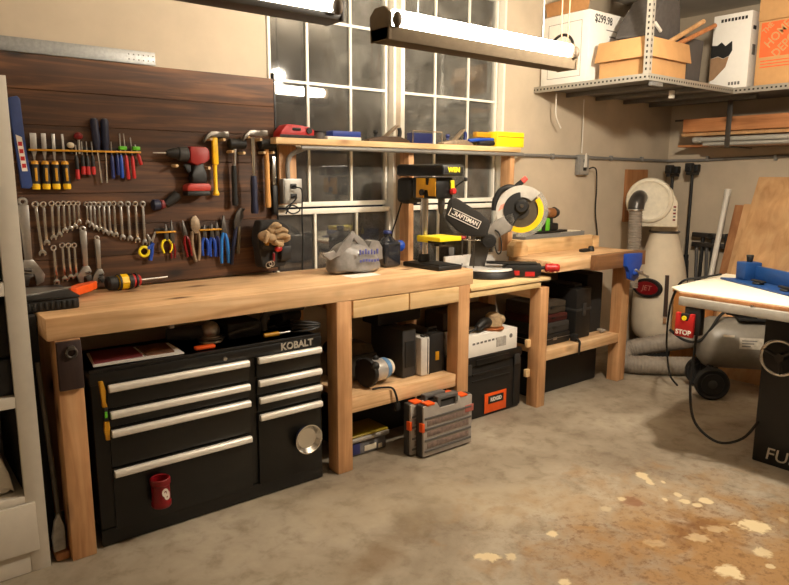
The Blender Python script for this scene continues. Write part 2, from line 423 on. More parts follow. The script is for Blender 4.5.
def window(name, x0, x1, cols, first):
    w = bpy.data.objects.new(name, None); COL.objects.link(w); w.location = (x0, YB, WZ0); WM[w.name] = Matrix.Translation(w.location); struct(w)
    f = MB()   # outer frame and sashes
    a, b = YB - .012, YB + .09
    f.box(x0, x0 + (.002 if first else .03), a + (.03 if first else 0), b, WZ0, WZ1); f.box(x1 - .018, x1, a, b, WZ0, WZ1); f.box(x0, x1, a, b, WZ1 - .03, WZ1); f.box(x0, x1, a, b, WZ0, WZ0 + .03)
    f.build('window_frame', VINYL, w)
    up = MB()  # upper sash rails
    up.box(x0 + .03, x1 - .03, YB + .035, YB + .06, 1.325, 1.352, .003); up.box(x0 + .03, x1 - .03, YB + .035, YB + .06, WZ1 - .055, WZ1 - .03)
    up.box(x0 + .03, x0 + .045, YB + .035, YB + .06, 1.32, WZ1 - .03); up.box(x1 - .045, x1 - .03, YB + .035, YB + .06, 1.32, WZ1 - .03)
    lo = MB()
    lo.box(x0 + .03, x1 - .03, YB, YB + .03, 1.285, 1.315, .003); lo.box(x0 + .03, x1 - .03, YB, YB + .03, WZ0 + .03, WZ0 + .06)
    lo.box(x0 + .03, x0 + .045, YB, YB + .03, WZ0 + .03, 1.3); lo.box(x1 - .045, x1 - .03, YB, YB + .03, WZ0 + .03, 1.3)
    for x in cols:
        up.box(x - .007, x + .007, YB + .0385, YB + .05, 1.34, WZ1 - .031); lo.box(x - .007 + .012, x + .007 + .012, YB + .004, YB + .018, WZ0 + .04, 1.30)
    for z in (1.665, 2.005, 2.345): up.box(x0 + .03, x1 - .03, YB + .038, YB + .0505, z - .0075, z + .0075)
    up.build('upper_sash', VINYL, w); lo.build('lower_sash', VINYL, w)
    g = MB(); g.box(x0 + .03, x1 - .03, YB + .052, YB + .056, 1.33, WZ1 - .03); g.build('upper_pane', GLASS, w)
    g = MB(); g.box(x0 + .03, x1 - .03, YB + .020, YB + .024, WZ0 + .03, 1.31); g.build('lower_pane', GLASS, w)
window('window_1', 1.745, 2.602, (2.018, 2.308), True)
window('window_2', 2.640, 3.56, (2.966, 3.261), False)
struct(MB().box(2.602, 2.640, YB - .008, YB + .12, WZ0, WZ1).build('trim_1', mat('mullion_paint', (176, 160, 138), 0.6)))
# dark night outside
sky = bpy.data.worlds.new('night'); SC.world = sky; sky.use_nodes = True
sky.node_tree.nodes['Background'].inputs[0].default_value = (0.012, 0.013, 0.016, 1); sky.node_tree.nodes['Background'].inputs[1].default_value = 1.0

# camera
cam = bpy.data.cameras.new('camera'); co = bpy.data.objects.new('camera', cam); COL.objects.link(co)
cam.sensor_width = 36.0; cam.lens = 36.0 * 668.4 / 789.0; cam.clip_start = 0.05
yaw, pit, rol = math.radians(38.537), math.radians(9.894), math.radians(0.17)
fw = V((math.sin(yaw) * math.cos(pit), math.cos(yaw) * math.cos(pit), -math.sin(pit))); rt = V((math.cos(yaw), -math.sin(yaw), 0)); up = rt.cross(fw)
r2 = rt * math.cos(rol) + up * math.sin(rol); u2 = -rt * math.sin(rol) + up * math.cos(rol)
mm = Matrix((r2, u2, -fw)).transposed().to_4x4(); mm.translation = V((0, 0, 1.5)); co.matrix_world = mm
SC.camera = co

# ================================================================ lamps
TUBE = emis('fluorescent_glow', (1.0, 0.90, 0.76, 1), 42.0)
TUBE2 = emis('dim_fluorescent_glow', (1.0, 0.90, 0.74, 1), 5.0)
BULB = emis('bulb_glow', (1.0, 0.885, 0.72, 1), 1350.0)
SHADE_TAUPE = mat('shade_toned_fixture_enamel', (104, 91, 74), 0.85, spec=.15)  # housing's shade put into its colour as an even dark taupe
def fluor(x0, x1, y, z, label, base, hh=.052, glow=None):
    t = thing('fluorescent_light', label, 'light', ((x0 + x1) / 2, y, z))
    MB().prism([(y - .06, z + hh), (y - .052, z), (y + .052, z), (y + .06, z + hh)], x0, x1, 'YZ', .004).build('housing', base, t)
    for dy in (-.034, .034):
        MB().cyl((x0 + .035, y + dy, z + hh + .038), (x1 - .035, y + dy, z + hh + .038), .030, n=18, bev=.006).build('tube', glow or TUBE, t)
    for xx in (x0, x1 - .014):
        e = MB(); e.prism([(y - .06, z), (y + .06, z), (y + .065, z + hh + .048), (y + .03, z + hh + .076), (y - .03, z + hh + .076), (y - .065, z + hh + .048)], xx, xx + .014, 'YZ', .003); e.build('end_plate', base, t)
        sx = xx + (.035 if xx == x0 else -.021)
        MB().ball((sx, y - .07, z + hh + .023), (.02, .02, .03)).build('lamp_holder', mat('brown_socket', (84, 70, 54), 0.6), t)
    for xx in (x0 + .2, x1 - .2):
        MB().tube([(xx, y, z + .05), (xx, y, CZ)], .003, 6).build('hanger_wire', GALV, t)
    return t
fluor(1.672, 2.86, 2.2, 2.022, 'shade-darkened fluorescent tube fixture hanging in front of the window, end facing the white loft box', SHADE_TAUPE)
fluor(0.26, 1.50, 2.25, 2.072, 'dark fluorescent tube fixture hanging above the tool board, cut by the frame top', mat('dark_fixture_enamel', (54, 48, 42), 0.5), .022, TUBE2)
t = thing('hanging_bulb', 'bare bulb hanging on a cord from the ceiling over the saw', 'light', (2.9, 1.4, 2.26))
MB().ball((2.9, 1.4, 2.33), .055, 20, 14).build('bulb', BULB, t)
MB().cyl((2.9, 1.4, 2.38), (2.9, 1.4, 2.46), .022).build('socket', BLACKPL, t)
MB().tube([(2.9, 1.4, 2.45), (2.9, 1.4, CZ)], .004, 6).build('cord', RUBBER, t)
SC.view_settings.view_transform = 'Standard'; SC.view_settings.look = 'None'; SC.view_settings.gamma = 1.0; SC.view_settings.exposure = 0.1
# ================================================================ workbenches
ZT = .980
bench = thing('workbench', 'long fir workbench with a thick top below the tool board and windows', 'workbench', (1.6, 2.95, 0))
MB().box(.49, 2.70, 2.67, 3.228, ZT - .087, ZT, .004).build('benchtop', FIR_X, bench)
for x0, x1 in ((.515, .605), (1.768, 1.858), (2.592, 2.68)):
    MB().box(x0, x1, 2.672, 2.765, 0, ZT - .087, .004).build('leg', FIR_Z, bench)
for x0, x1 in ((.515, .605), (1.768, 1.858), (2.592, 2.68)):
    MB().box(x0, x1, 3.135, 3.225, 0, ZT - .087, .004).build('leg', FIR_Z, bench)
sh = MB(); sh.box(1.858, 2.592, 2.685, 2.725, .303, .377, .003); sh.box(1.86, 2.59, 2.725, 3.13, .355, .376); sh.build('lower_shelf', FIR_X, bench)
for x0, x1 in ((1.866, 2.222), (2.232, 2.588)):
    d = MB(); d.box(x0, x1, 2.668, 2.69, .802, .889, .002); d.box(x0 + .015, x1 - .015, 2.69, 3.05, .805, .88); d.build('drawer', PINE_X, bench)

saw_shelf = thing('saw_shelf', 'low plywood shelf of two layers carrying the miter saw between the two benches', 'shelf', (3.0, 2.95, .80))
MB().box(2.705, 3.425, 2.69, 3.25, .846, .866, .0015).build('upper_sheet', PLYX, saw_shelf)
MB().box(2.705, 3.34, 2.70, 3.24, .805, .838, .0015).build('lower_sheet', PLYX, saw_shelf)
MB().box(2.705, 3.335, 2.72, 3.23, .838, .846).build('spacer', BROWNPLY, saw_shelf)

b2 = thing('workbench', 'shorter fir workbench with the blue vise, beyond the miter saw', 'workbench', (3.95, 2.97, 0))
MB().box(3.432, 4.47, 2.70, 3.25, .885, .963, .004).build('benchtop', FIR_X, b2)
for x0, x1, a in ((3.345, 3.425, 2.70), (4.27, 4.365, 2.71), (4.27, 4.365, 3.15), (3.345, 3.425, 3.16)):
    MB().box(x0, x1, a, a + .09, 0, .885 if x0 > 4 else .8, .004).build('leg', FIR_Z, b2)
MB().box(3.3455, 3.4245, 2.79, 3.16, .72, .80, .002).build('side_rail', FIR_Y, b2)
s2 = MB(); s2.box(3.425, 4.27, 2.715, 2.755, .300, .365, .003); s2.box(3.425, 4.27, 2.755, 3.15, .335, .364); s2.build('lower_shelf', FIR_X, b2)
for z in (.20, .40): MB().box(3.310, 3.3445, 2.765, 2.79, z, z + .05, .002).build('cleat', PINE_X, b2)
# vise
vs = thing('bench_vise', 'blue bench vise with a brown wooden jaw on the shorter workbench', 'vise', (4.13, 2.66, .85))
MB().box(3.845, 4.425, 2.635, 2.694, .873, .975, .004).build('wooden_jaw', DARKBEAM, vs)
p = MB(); p.prism([(4.14, .97), (4.335, .965), (4.335, .88), (4.30, .85), (4.305, .80), (4.25, .77), (4.19, .79), (4.18, .85), (4.14, .885)], 2.605, 2.634, 'XZ', .004); p.build('front_jaw', BLUE, vs)
MB().cyl((4.245, 2.605, .835), (4.245, 2.57, .835), .028, .02, bev=.004).build('screw_boss', BLUE, vs)
MB().cyl((4.245, 2.575, .835), (4.245, 2.545, .835), .014).build('screw', STEEL, vs)
h = MB(); h.cyl((4.175, 2.553, .86), (4.33, 2.553, .80), .007); h.ball((4.175, 2.553, .86), .011); h.ball((4.33, 2.553, .80), .011); h.build('handle', STEEL, vs)
# pine offcuts and the trays at the back of this bench
fb = thing('pine_fence', 'pale pine fence boards standing along the back of the shorter workbench', 'fence', (3.98, 3.05, .963))
MB().box(3.56, 4.37, 3.055, 3.09, .964, 1.062, .002).build('front_board', PINE_X, fb)
MB().box(3.56, 3.62, 3.09, 3.235, .964, 1.06, .002).build('end_block', PINE_X, fb)
bl = MB(); bl.prism([(3.40, .966), (3.545, .966), (3.545, 1.03), (3.51, 1.065), (3.43, 1.065), (3.40, 1.04)], 2.99, 3.05, 'XZ', .003)
tag(bl.build('pine_block', PINE_X), 'pine block with clipped corners beside the miter saw blade', 'block')
tag(MB().box(4.38, 4.62, 3.10, 3.235, .966, 1.045, .002).build('pine_block', PINE_X), 'plain pine offcut at the far end of the fence boards', 'block') if False else None
tag(MB().box(4.385, 4.465, 3.06, 3.23, .964, 1.05, .002).build('pine_block', PINE_X), 'plain pine offcut at the wall end of the fence boards', 'block')
kn = thing('clamp_knob', 'small black clamp knob lying on the shorter workbench top', 'knob', (4.13, 2.90, .963))
MB().box(4.03, 4.12, 2.885, 2.93, .9635, .985, .008).build('clamp_bar', BLACKPL, kn)
k = MB()
k.cyl((4.15, 2.91, .9635), (4.15, 2.91, 1.0), .026, .02, 10, .005); k.build('knob', BLACKPL, kn)
tr = thing('clear_tray', 'clear plastic tray of small parts behind the pine fence', 'tray', (3.95, 3.16, .963))
T_ = MB(); T_.box(3.66, 4.34, 3.11, 3.23, .964, .97); T_.box(3.66, 4.34, 3.11, 3.115, .97, 1.09); T_.box(3.66, 4.34, 3.225, 3.23, .97, 1.09); T_.box(3.66, 3.665, 3.115, 3.225, .97, 1.09); T_.box(4.335, 4.34, 3.115, 3.225, .97, 1.09)
T_.build('tray_body', mat('smoky_clear_plastic', (130, 130, 128), 0.3), tr)
MB().box(3.75, 4.15, 3.12, 3.22, 1.045, 1.075, .004).build('contents', DKGREY, tr)
MB().box(4.19, 4.31, 3.12, 3.22, 1.045, 1.095, .004).build('carton', OFFW, tr)
pl = thing('battery_tool', 'green and black power tool standing in the clear tray', 'power tool', (3.9, 3.17, 1.092))
MB().box(3.78, 4.14, 3.118, 3.222, 1.092, 1.108, .004).build('base', BLACKPL, pl)
b = MB(); b.box(3.80, 3.86, 3.13, 3.21, 1.108, 1.20, .008); b.box(3.90, 3.95, 3.13, 3.21, 1.108, 1.20, .008); b.build('battery', GREEN, pl)
MB().box(3.86, 3.90, 3.13, 3.21, 1.108, 1.215, .006).build('body', BLACKPL, pl)
b = MB(); b.box(3.76, 3.93, 3.13, 3.21, 1.217, 1.255, .010); b.build('top_housing', GREYPL, pl)
b = MB(); b.cyl((3.945, 3.17, 1.235), (4.03, 3.17, 1.235), .036, .036, 20, .006); b.build('motor', mat('copper_brown', (140, 92, 52), 0.45), pl)
b = MB(); b.cyl((4.03, 3.17, 1.235), (4.075, 3.17, 1.235), .042, .03, 20, .006); b.box(3.955, 4.05, 3.13, 3.21, 1.108, 1.16, .01); b.cyl((4.0, 3.17, 1.16), (4.0, 3.17, 1.2), .018); b.build('handle', BLACKPL, pl)

# bottle opener plaque on the leg
bo = thing('bottle_opener', 'dark wooden plaque with a metal bottle opener on the first workbench leg', 'bottle opener', (.56, 2.66, .70))
MB().box(.517, .603, 2.652, 2.671, .70, .888, .003).build('plaque', PLAQUE, bo)
o = MB(); o.torus((.565, 2.645, .845), .018, .005, (0, -1, 0), 20, 8); o.box(.552, .578, 2.640, 2.652, .855, .872, .003); o.build('opener', DKSTEEL, bo)

# things on the near end of the bench
bx = thing('tool_case', 'black ribbed plastic tool case at the cabinet end of the long workbench', 'case', (.55, 2.98, ZT))
c = MB(); c.box(.452, .645, 2.815, 3.14, ZT + .001, ZT + .042, .006)
for i in range(9): c.box(.460 + i * .0200, .470 + i * .0200, 2.811, 2.817, ZT + .008, ZT + .036, .002)
c.build('case_body', BLACKPL, bx)
MB().box(.449, .648, 2.812, 3.143, ZT + .043, ZT + .053, .004).build('case_lid', BLACK, bx)
sq = thing('pull_saw', 'steel saw with an orange grip lying on the black tool case', 'saw', (.68, 3.12, ZT + .07))
b = MB(); b.prism([(.46, 2.90), (.66, 3.00), (.665, 3.03), (.60, 3.05), (.46, 3.12)], ZT + .0545, ZT + .0565, 'XY'); b.build('blade', STEEL, sq)
b = MB(); b.prism([(.655, 2.99), (.68, 2.99), (.76, 3.08), (.80, 3.14), (.775, 3.155), (.71, 3.10), (.655, 3.04)], ZT + .020, ZT + .0535, 'XY', .004); b.build('grip', ORANGE, sq)
def stub(x, y, z):
    t = thing('screwdriver', 'thick black screwdriver with yellow and red bands lying on the long workbench', 'screwdriver', (x, y, z))
    b = MB(); b.cyl((x, y, z), (x + .05, y + .006, z), .032, .034, 20, .010); b.build('handle_end', BLACKPL, t)
    b = MB(); b.cyl((x + .05, y + .006, z), (x + .105, y + .013, z), .036, .036, 8, .004); b.build('yellow_grip', YEL, t)
    b = MB()
    for a in range(2): b.cyl((x + .052 + a * .044, y + .006 + a * .0053, z), (x + .061 + a * .044, y + .007 + a * .0053, z), .0375, .0375, 16)
    b.build('grip_rings', BLACKPL, t)
    b = MB(); b.cyl((x + .105, y + .013, z), (x + .155, y + .019, z), .034, .026, 16, .004); b.build('red_grip', RED, t)
    b = MB()
    for a in range(2): b.cyl((x + .108 + a * .022, y + .0134 + a * .003, z), (x + .118 + a * .022, y + .0145 + a * .003, z), .0355, .033, 16)
    b.build('ferrule_rings', BLACKPL, t)
    b = MB(); b.cyl((x + .155, y + .019, z), (x + .29, y + .035, z), .005, .005, 10); b.build('shank', STEEL, t)
stub(.835, 3.13, ZT + .0385)

# shopping bag and jug by the window
bg = thing('plastic_bag', 'crumpled translucent grey shopping bag with blue printing on the long workbench', 'bag', (2.08, 2.97, ZT))
BAGP = mat('thin_grey_plastic', (128, 124, 120), 0.28, var=0.25, scale=26, spec=0.7, bmp=0.9)
b = MB()
Zb = ZT + .001
prof = [(0, Zb), (.155, Zb), (.175, Zb + .02), (.168, Zb + .06), (.15, Zb + .10), (.125, Zb + .135), (.075, Zb + .160), (0, Zb + .165)]
b.lathe(prof, Matrix.Translation((2.085, 2.985, 0)) @ Matrix.Diagonal((.97, .60, 1, 1)), 40)
b.jitter(.012, 3, 9).jitter(.011, 5, 28)
for v in b.bm.verts: v.co.z = max(v.co.z, Zb)
b.build('bag_body', BAGP, bg, sub=1)
def strip(poly, t_, y_, seed):
    q = MB(); q.prism(poly, y_, y_ + t_, 'XZ', .002); bmesh.ops.subdivide_edges(q.bm, edges=q.bm.edges[:], cuts=3, use_grid_fill=True); q.jitter(.008, seed, 12); return q
strip([(1.93, Zb + .10), (1.955, Zb + .14), (2.05, Zb + .225), (2.065, Zb + .22), (2.03, Zb + .13), (2.0, Zb + .10)], .012, 2.93, 2).build('handle_loop', BAGP, bg, sub=1)
strip([(2.055, Zb + .223), (2.10, Zb + .20), (2.14, Zb + .165), (2.17, Zb + .12), (2.13, Zb + .125), (2.09, Zb + .165), (2.05, Zb + .205)], .012, 2.945, 4).build('handle_loop', BAGP, bg, sub=1)
strip([(1.905, Zb + .085), (1.87, Zb + .11), (1.875, Zb + .12), (1.93, Zb + .135), (1.95, Zb + .10)], .02, 2.93, 6).build('side_tuft', BAGP, bg, sub=1)
strip([(2.15, Zb + .12), (2.17, Zb + .165), (2.22, Zb + .17), (2.245, Zb + .13), (2.25, Zb + .06), (2.19, Zb + .06)], .05, 2.93, 8).build('side_bulge', BAGP, bg, sub=1)
for i, (tx, sz, dz, dy) in enumerate((('Thank', .036, .100, .004), ('you', .030, .064, -.008))):
    text(tx, sz, FY(2.125, 2.873 + dy, Zb + dz), mat('blue_print', (60, 66, 150), 0.5), bg, 'printing', .0015, .0005, shear=.25) if False else None
for i in range(7):   # blurred illegible print: two slanting rows of blue strokes
    x = 2.05 + i * .019; z = Zb + .105 + .003 * math.sin(i)
    MB().box(x, x + .010, 2.872 - .001 * (i - 3) ** 2 * .3, 2.876, z, z + (.020 if i % 2 else .028), .001).build('printing', mat('blue_print', (78, 82, 150), 0.5), bg); MB().box(x, x + .013, 2.868, 2.872, z - .040, z - .026, .001).build('printing', MATS['blue_print'], bg)
paper = MB().box(1.95, 2.14, 2.80, 2.90, ZT + .0006, ZT + .0016)
tag(paper.build('paper_sheet', PAPERW), 'white paper sheet lying under the plastic bag edge', 'paper')
jg = thing('jug', 'dark clear jug with a blue cap behind the plastic bag', 'jug', (2.37, 3.06, ZT))
J = mat('dark_clear_bottle', (38, 40, 46), 0.12, spec=0.8)
b = MB(); b.box(2.315, 2.435, 2.99, 3.11, ZT + .001, ZT + .152, .02, 3); b.lathe([(.05, ZT + .150), (.03, ZT + .172), (.022, ZT + .176), (.022, ZT + .19), (0, ZT + .19)], Matrix.Translation((2.375, 3.05, 0)), 20); b.build('body', J, jg)
MB().cyl((2.375, 3.05, ZT + .191), (2.375, 3.05, ZT + .21), .026, .024, 16, .003).build('cap', DKBLUE, jg)
b = MB(); b.ball((2.47, 3.05, ZT + .115), (.034, .026, .034)); b.cyl((2.435, 3.05, ZT + .115), (2.46, 3.05, ZT + .115), .014); b.build('spout_cap', BLUE, jg)
b = MB(); b.box(2.436, 2.439, 3.02, 3.06, ZT + .07, ZT + .12); b.build('label_strip', WHITE, jg)

# ================================================================ under the long bench
tb = thing('tool_chest', 'wide black steel tool chest with white drawer pulls under the long workbench', 'tool chest', (1.16, 2.92, 0))
TX0, TX1, TY, TZ = .634, 1.69, 2.700, .735
c = MB(); c.box(TX0, TX1, TY, 3.10, .075, TZ, .006); c.box(TX0, TX1, TY - .003, TY + .02, .005, .075, .003); c.box(TX0, TX1, 3.08, 3.10, .005, .075); c.build('body', BLACKGLOSS, tb)
tp = MB(); tp.box(TX0 - .004, TX1 + .004, TY - .008, 3.105, TZ - .048, TZ, .006); tp.box(TX0, TX1, TY - .004, TY + .012, TZ, TZ + .014, .003); tp.build('top_tray', BLACK, tb)
def drawer(x0, x1, z1, z0):
    d = MB().box(x0, x1, TY - .011, TY, z0, z1, .003).build('drawer', BLACKGLOSS, tb)
    h = MB(); h.prism([(TY - .012, z1 - .004), (TY - .030, z1 - .004), (TY - .036, z1 - .012), (TY - .036, z1 - .030), (TY - .030, z1 - .034), (TY - .012, z1 - .034)], x0 + .004, x1 - .004, 'YZ', .003)
    h.build('drawer_pull', HANDLE, d)
LZ = [.688, .578, .500, .330, .060]
for a, b_ in zip(LZ, LZ[1:]): drawer(.690, 1.302, a, b_ + .008)
RZ = [.690, .582, .500, .418, .060]
for a, b_ in zip(RZ, RZ[1:]): drawer(1.340, 1.682, a, b_ + .008)
text('KOBALT', .046, FY(1.555, TY - .0095, .712), SILVERTXT, tb, 'nameplate', .0015, .0012, sx=1.0)
MB().cyl((1.19, TY - .008, .706), (1.19, TY - .016, .706), .009).build('lock', STEEL, tb)
# on its front
bw = thing('magnetic_bowl', 'round chrome magnetic parts bowl stuck on the tool chest drawer', 'bowl', (1.585, 2.66, .18))
bm_ = frame((1.585, TY - .012, .245), (1, 0, 0), z=(0, -1, 0))
MB().lathe([(0, 0), (.05, 0), (.056, .004), (.06, .012), (.0, .012)], bm_, 28).build('magnet_base', NAVY, bw)
MB().lathe([(0, .013), (.05, .013), (.070, .040), (.073, .042), (.068, .042), (.050, .020), (0, .019)], bm_, 32).build('dish', CHROME, bw)
cu = thing('can_holder', 'dark red round holder with a white emblem stuck on the deep drawer', 'holder', (.865, 2.65, .13))
MB().lathe([(0, 0), (.037, 0), (.040, .004), (.040, .022), (.037, .026), (.037, .095), (.041, .100), (.041, .122), (.037, .125), (.032, .122), (.032, .010), (0, .010)], Matrix.Translation((.862, 2.643, .138)), 28).build('cup', DKRED, cu)
bq = FY(.862, 2.6045, .202)
text('O', .044, frame((.868, 2.6055, .205), (1, 0, 0), z=(.0, -1, 0)), WHITETXT, cu, 'emblem', .001, .003, sx=.72)
text('U', .040, frame((.874, 2.6050, .190), (1, 0, 0), z=(0, -1, 0)), WHITETXT, cu, 'emblem', .001, .003, sx=.72)
yt = thing('folding_ruler', 'narrow yellow and black tool hanging down the tool chest corner', 'ruler', (.668, 2.68, .47))
b = MB(); b.prism([(.660, .705), (.676, .705), (.684, .66), (.678, .62), (.686, .598), (.668, .598), (.666, .64)], 2.675, 2.690, 'XZ', .002); b.build('upper_jaw', AMBER, yt)
b = MB(); b.box(.670, .686, 2.675, 2.690, .540, .597, .003); b.build('middle', BLACKPL, yt)
MB().box(.672, .682, 2.672, 2.676, .555, .58, .001).build('level_vial', GREEN, yt)
b = MB(); b.prism([(.670, .539), (.688, .539), (.690, .51), (.684, .48), (.688, .46), (.672, .46), (.668, .50)], 2.675, 2.690, 'XZ', .002); b.build('lower_jaw', AMBER, yt)
# on its top
zt = TZ + .015
mg = thing('magazine', 'open magazine with a dark red cover lying on the tool chest', 'magazine', (.84, 2.82, zt))
b = MB(); b.prism([(.66, 2.74), (1.02, 2.72), (1.03, 2.93), (.69, 2.96)], zt, zt + .006, 'XY'); b.build('pages', PAPERW, mg)
b = MB(); b.prism([(.67, 2.76), (.86, 2.76), (.87, 2.94), (.70, 2.95)], zt + .0065, zt + .013, 'XY'); b.build('cover', MAGENTA, mg)
b = MB(); b.prism([(.875, 2.755), (.99, 2.75), (1.01, 2.92), (.885, 2.935)], zt + .0065, zt + .012, 'XY'); b.build('picture_page', mat('brown_picture_print', (96, 62, 40), 0.6, var=0.5, scale=18), mg)
gr = thing('angle_grinder', 'grey angle grinder resting on the tool chest behind the magazine', 'grinder', (1.14, 2.88, zt))
b = MB(); b.cyl((1.02, 2.93, zt + .045), (1.17, 2.87, zt + .045), .028, .032, 18, .006); b.build('motor_body', DKGREY, gr)
b = MB(); b.ball((1.20, 2.86, zt + .05), (.045, .04, .045)); b.cyl((1.20, 2.86, zt + .03), (1.20, 2.86, zt), .05, .058, 24, .003); b.build('gear_head', STEEL, gr)
b = MB(); b.torus((1.20, 2.86, zt + .02), .06, .007, (0, 0, 1), 24, 8, 0, PI); b.build('guard', DKSTEEL, gr)
MB().box(1.03, 1.05, 2.90, 2.93, zt + .075, zt + .10, .002).build('tag_label', PAPERW, gr)
tag(MB().box(1.08, 1.17, 2.735, 2.765, zt, zt + .014, .004).build('marker', ORANGE), 'orange marker lying at the front of the tool chest top', 'marker')
c2 = thing('drill_case', 'low black drill case lying on the tool chest', 'case', (1.36, 2.93, zt))
MB().box(1.27, 1.44, 2.82, 3.04, zt, zt + .075, .01).build('case_body', BLACKPL, c2)
h = MB(); h.tube([(1.26, 2.80, zt + .03), (1.31, 2.795, zt + .045), (1.36, 2.795, zt + .05), (1.41, 2.80, zt + .055)], .010, 8, smooth=4); h.build('handle', DKGREY, c2)
cs = thing('circular_saw', 'black power saw with a bent grip on the tool chest below the bench top', 'power saw', (1.56, 2.92, zt))
b = MB(); b.tube([(1.475, 2.87, zt + .012), (1.475, 2.87, zt + .05), (1.49, 2.87, zt + .085), (1.53, 2.87, zt + .098), (1.62, 2.87, zt + .102), (1.70, 2.88, zt + .10)], .018, 12, smooth=5); b.build('grip', mat('dark_grip_rubber', (84, 80, 76), 0.6), cs)
b = MB(); b.cyl((1.56, 2.90, zt + .055), (1.70, 2.96, zt + .055), .05, .05, 20, .01); b.box(1.52, 1.72, 2.90, 3.03, zt, zt + .02, .003); b.build('motor', BLACKPL, cs)
ch = thing('chisel_set', 'yellow and black hand tools lying by the saw grip on the tool chest', 'hand tool', (1.52, 2.79, zt))
b = MB(); b.cyl((1.42, 2.765, zt + .011), (1.50, 2.765, zt + .011), .010, .011, 12, .002); b.build('grip', AMBER, ch)
MB().cyl((1.501, 2.765, zt + .011), (1.56, 2.765, zt + .011), .005).build('shank', STEEL, ch)
ch2 = thing('chisel_set', 'amber gripped knife lying on the tool chest near the lettering', 'hand tool', (1.6, 2.8, zt)) if False else None
cl = MB()
for i in range(4): cl.torus((1.665, 2.80, zt + .006 + i * .011), .072 - .004 * (i % 2), .0055, (.1 * (i - 1), .12, 1), 36, 8)
tag(cl.build('cable_coil', DKGREY), 'dark coiled cable on the tool chest beside the middle leg', 'cable')

# middle bay, on the shelf
zs = .3775
rt_ = thing('router', 'router with a bright motor and blue band lying on the bench shelf', 'router', (2.06, 2.80, zs))
A = V((2.055, 2.80, zs + .082)); B = V((2.225, 2.835, zs + .076)); ax = (B - A).normalized(); Q = ax.to_track_quat('Z', 'Y').to_matrix().to_4x4(); Q.translation = A
MB().lathe([(0, -.03), (.076, -.03), (.079, -.024), (.079, -.006), (.05, 0), (0, 0)], Q, 28).build('base_plate', BLACKPL, rt_)
MB().lathe([(.0, .0), (.058, 0), (.061, .004), (.061, .095), (.056, .10), (0, .10)], Q, 28).build('motor_case', mat('bright_motor_case', (196, 192, 186), 0.3, .4), rt_)
MB().lathe([(0, .1005), (.059, .1005), (.059, .13), (.054, .134), (0, .134)], Q, 28).build('blue_band', mat('pale_blue_band', (96, 140, 184), 0.5), rt_)
MB().lathe([(0, .1345), (.048, .1345), (.046, .165), (.038, .172), (0, .172)], Q, 28).build('end_cap', OFFW, rt_)
MB().ball(Q @ V((.0, .066, .055)), (.018, .012, .018)).build('clamp_knob', BLACKPL, rt_)
b = MB()
for s_ in (-1, 1): b.ball(Q @ V((s_ * .055, .046, -.012)), .024)
b.build('side_handle', BLACKPL, rt_)
MB().tube([(2.03, 2.735, zs + .009), (2.09, 2.71, zs + .012), (2.12, 2.676, zs + .010), (2.135, 2.664, zs - .03), (2.145, 2.664, zs - .07)], .006, 8, smooth=4).build('power_cord', RUBBER, rt_)
MB().box(2.132, 2.158, 2.656, 2.678, zs - .115, zs - .072, .005).build('plug', RUBBER, rt_)
wd = thing('cordless_drill', 'dark drill with red trim leaning at the shelf end by the middle leg', 'drill', (1.93, 2.86, zs))
b = MB(); b.cyl((1.90, 2.80, zs + .20), (1.91, 2.98, zs + .21), .032, .034, 16, .006); b.box(1.880, 1.93, 2.82, 2.90, zs + .05, zs + .18, .012); b.build('body', BLACKPL, wd)
b = MB(); b.box(1.868, 1.93, 2.80, 2.91, zs, zs + .05, .01); b.build('battery', DKGREY, wd)
b = MB(); b.box(1.931, 1.936, 2.82, 2.86, zs + .09, zs + .16, .002); b.cyl((1.899, 2.79, zs + .2), (1.900, 2.80, zs + .2), .03); b.build('red_trim', DKRED, wd)
cg = thing('storage_case', 'charcoal tool case standing on the bench shelf left of the silver case', 'case', (2.33, 2.95, zs)); cg['label'] = 'charcoal tool case standing between the router and the silver case'
MB().box(2.290, 2.388, 2.80, 3.10, zs, zs + .275, .008).build('case_body', DKGREY, cg)
MB().box(2.305, 2.372, 2.794, 2.800, zs + .06, zs + .21, .002).build('front_rib', BLACKPL, cg)
sc_ = thing('aluminium_case', 'slim silver aluminium case standing on the bench shelf', 'case', (2.385, 2.93, zs))
b = MB(); b.box(2.396, 2.462, 2.765, 3.08, zs, zs + .225, .010); b.build('case_body', ALU, sc_)
b = MB(); b.box(2.443, 2.447, 2.762, 2.766, zs + .010, zs + .215, .001); b.build('edge_trim', DKSTEEL, sc_); b = MB(); b.box(2.415, 2.425, 2.765, 2.80, zs + .2255, zs + .235, .002); b.box(2.440, 2.450, 2.765, 2.80, zs + .2255, zs + .235, .002); b.build('clasp', DKSTEEL, sc_)
MB().box(2.4625, 2.470, 2.77, 3.08, zs, zs + .222, .002).build('back_panel', BLACKPL, sc_)
bc = thing('battery_case', 'black tool case with a small yellow label on the bench shelf', 'case', (2.52, 2.93, zs))
MB().box(2.475, 2.588, 2.775, 3.08, zs, zs + .232, .008).build('case_body', BLACKPL, bc)
MB().box(2.512, 2.538, 2.770, 2.775, zs + .075, zs + .125, .001).build('yellow_label', AMBER, bc)
b = MB(); b.tube([(2.50, 2.83, zs + .232), (2.50, 2.83, zs + .255), (2.565, 2.83, zs + .255), (2.565, 2.83, zs + .232)], .007, 8); b.build('handle', DKGREY, bc)
tag(MB().box(1.98, 2.21, 2.93, 3.11, zs, zs + .14, .008).build('storage_box', mat('olive_box', (52, 46, 36), 0.7)), 'olive box at the back of the bench shelf behind the router', 'box')
cd = MB(); cd.jitter(0)
cd.prism([(1.97, zs + .142), (2.20, zs + .142), (2.18, zs + .19), (2.05, zs + .215)], 2.94, 3.09, 'XZ', .004)
